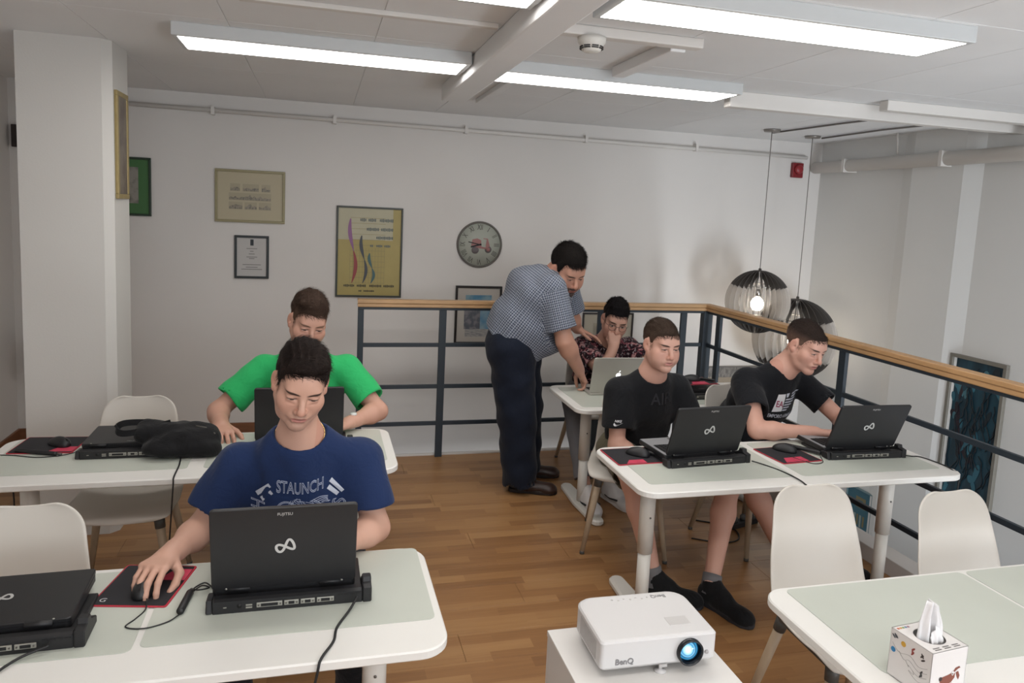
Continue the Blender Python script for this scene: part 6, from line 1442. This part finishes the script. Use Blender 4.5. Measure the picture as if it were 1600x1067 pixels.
MB().lathe([(.031, -.007), (.0325, -.004), (.0325, .004), (.031, .007)], 20, M=frame_M(Vector(c_-G['org']), Vector(unit(np.cross(d_, (0, 0, 1)))), Vector(unit(np.cross(d_, np.cross(d_, (0, 0, 1)))))), cap=False).build('wristband', mat('band_black', '#121214', .6), G['root'])
# ---- boy with eagle print (right table, right)
F_ = person('boy in black t-shirt with white eagle print typing at the right table', dict(
    pelvis=(2.35, 3.64, .53), chest=(2.385, 3.44, .82), neck=(2.430, 3.355, 1.00), head=(2.490, 3.26, 1.147), rot=(13, 18, -4), face=12,
    shR=(2.240, 3.385, .925), shL=(2.600, 3.435, .925), elR=(2.165, 3.145, .735), elL=(2.735, 3.22, .745), wrR=(2.425, 3.055, .745), wrL=(2.625, 3.03, .765),
    handR=dict(f=(.90, -.42, .04), n=(.0, -.1, -1), side=1, curls=TYPE, thumb=TH_REL), handL=dict(f=(-.45, -.88, 0), n=(0, 0, -1), side=-1, curls=TYPE, thumb=TH_REL),
    hipR=(2.26, 3.62, .51), hipL=(2.45, 3.62, .51), kneeR=(2.10, 3.10, .515), kneeL=(2.55, 3.12, .52), ankR=(2.30, 3.00, .115), ankL=(2.62, 3.08, .115), toeR=(.3, -.95), toeL=(.3, -.95)),
    dict(id='eagle', sc=1.05, hs=1.05, hres=.0027, barelegs=1, skin=dict(tone='#c89b89', brow='#30231d', open_=.0018, lip='#a8655f'), w=.97, jaw=.98, seed=12,
         hair=dict(side=.0022, back=.003, top=.004, line=HL_(0, (.050, .044), (.072, .058), (.12, .064)), corner=.006, rough=.001, len=.009, flow=(-.1, .7, .3), lift=.5), haircol='#261d19', hairside='#7a5f52',
         shirt=MATS.setdefault('black_cotton2', cloth_mat('black_cotton_b', '#141519', fold=.3)), slv={'R': .62, 'L': .62}, slr=(.068, .080), torso=(.122, .124, .120), collar_r=.068, collar_f=.004,
         pants=cloth_mat('black_short', '#1c1d22'), shorts=.72, pr=(.120, .094, .084, .06), shoe=(cloth_mat('canvas_black_b', '#17171a', .8), sole_w, .295, lace_w)))
G = F_; o_ = nv((2.430, 3.25, .818)); ux, uy = unit((.97, .12, -.06)), unit((.06, -.25, .96))
def sdecal(G, nm, vs, fs, *a, **k): return decal(G, nm, [Vector((p_.x*1.2, p_.y*1.2, p_.z)) for p_ in map(Vector, vs)], fs, *a, **k)
q = MB().add([(-.058, -.046, 0), (-.008, -.040, 0), (.000, .040, 0), (-.040, .036, 0)], [(0, 1, 2, 3)])
def sub4(q, n=8):
    a, b2, c, d = [Vector(p_) for p_ in q]; vs = []; fs = []
    for i in range(n+1):
        for j in range(n+1): u, w_ = i/n, j/n; vs.append(a.lerp(b2, u).lerp(d.lerp(c, u), w_))
    for i in range(n):
        for j in range(n): k = i*(n+1)+j; fs.append((k, k+n+1, k+n+2, k+1))
    return vs, fs
vs, fs = sub4(q.v); sdecal(G, 'print_panel', vs, fs, mwl, o_, ux, uy)
vs, fs = text_geo('EA', .040, extr=.0001, bold=.0008, xs=.8); sdecal(G, 'print_lettering', [Vector((p_.x-.026, p_.y-.008, p_.z)) for p_ in vs], fs, mat('print_wine', '#8a2f4a', .7), o_, ux, uy, lift=.0022)
for k in range(7):
    x1 = .105-.013*k; y0 = .040-.0125*k; vs, fs = sub4(((.004+(.034 if k < 2 else .0)-.002*k, y0-.0035, 0), (x1-.006, y0-.0035, 0), (x1, y0+.0035, 0), (.010+(.034 if k < 2 else .0)-.002*k, y0+.0035, 0)), 4); sdecal(G, 'eagle_feather', vs, fs, mprintw, o_, ux, uy)
vs, fs = sub4(((.006, .024, 0), (.016, .026, 0), (.024, .044, 0), (.004, .042, 0)), 3); sdecal(G, 'eagle_head', vs, fs, mprintw, o_, ux, uy)
vs, fs = text_geo('EMPORIO ARMANI', .026, extr=.0001, bold=.0004, xs=.68); sdecal(G, 'print_lettering', [Vector((p_.x+.002, p_.y-.066, p_.z)) for p_ in vs], fs, mprintw, o_, ux, uy)
# ---------------------------------------------------------------- black bag on the back left table
t = thing('bag', 'crumpled black fabric bag lying over the closed laptop', 'bag', (-.555, 3.27, TZ))
v = Vol((-.22, -.17, 0), (.22, .16, .14), .0055)
v.cap((-.14, .02, .085), (.10, .0, .055), .050, .050, .02, side=(0, 1, 0), sq=1.5); v.cap((-.02, -.04, .045), (.13, -.07, .035), .045, .038, .03, side=(0, 1, 0), sq=1.4); v.ell((.02, .0, .075), (.13, .10, .045), .03); v.ell((-.04, -.06, .04), (.10, .07, .04), .03)
v.fn(lambda X, Y, Z: (np.sin(X*F(35)+Y*F(48)+F(1))+np.sin(X*F(-21)+Y*F(70)+Z*F(40))+.5*np.sin(X*F(90)-Y*F(30)+Z*F(60)))*F(.0022), 'add'); v.fn(lambda X, Y, Z: (F(.003)-Z)+0*X+0*Y)
bv_, bq_ = v.mesh(); M_bag = cloth_mat('bag_fabric', '#151517', .8, fold=.4); np_mesh('bag_body', bv_, bq_, M_bag, t, {'sc': bv_})
P = spline([(-.10, .04, .115), (-.16, .03, .125), (-.225, .01, .128), (-.25, .0, .112), (-.23, -.03, .098), (-.18, -.035, .10), (-.12, -.01, .11), (-.05, .03, .12)], 6)
b = MB()
for i in range(len(P)-1): b.bar(P[i], P[i+1]+(P[i+1]-P[i])*.15, .008, .026, up=(0, .3, 1))
b.build('strap', M_bag, t)
MB().tube([(.06, -.02, .118), (.10, -.03, .112), (.14, -.05, .09)], .003, 6).build('zip', mat('zip_metal', '#8d8a85', .3, metal=.8), t)
print('people built in', round(_t.time()-_t0, 1))
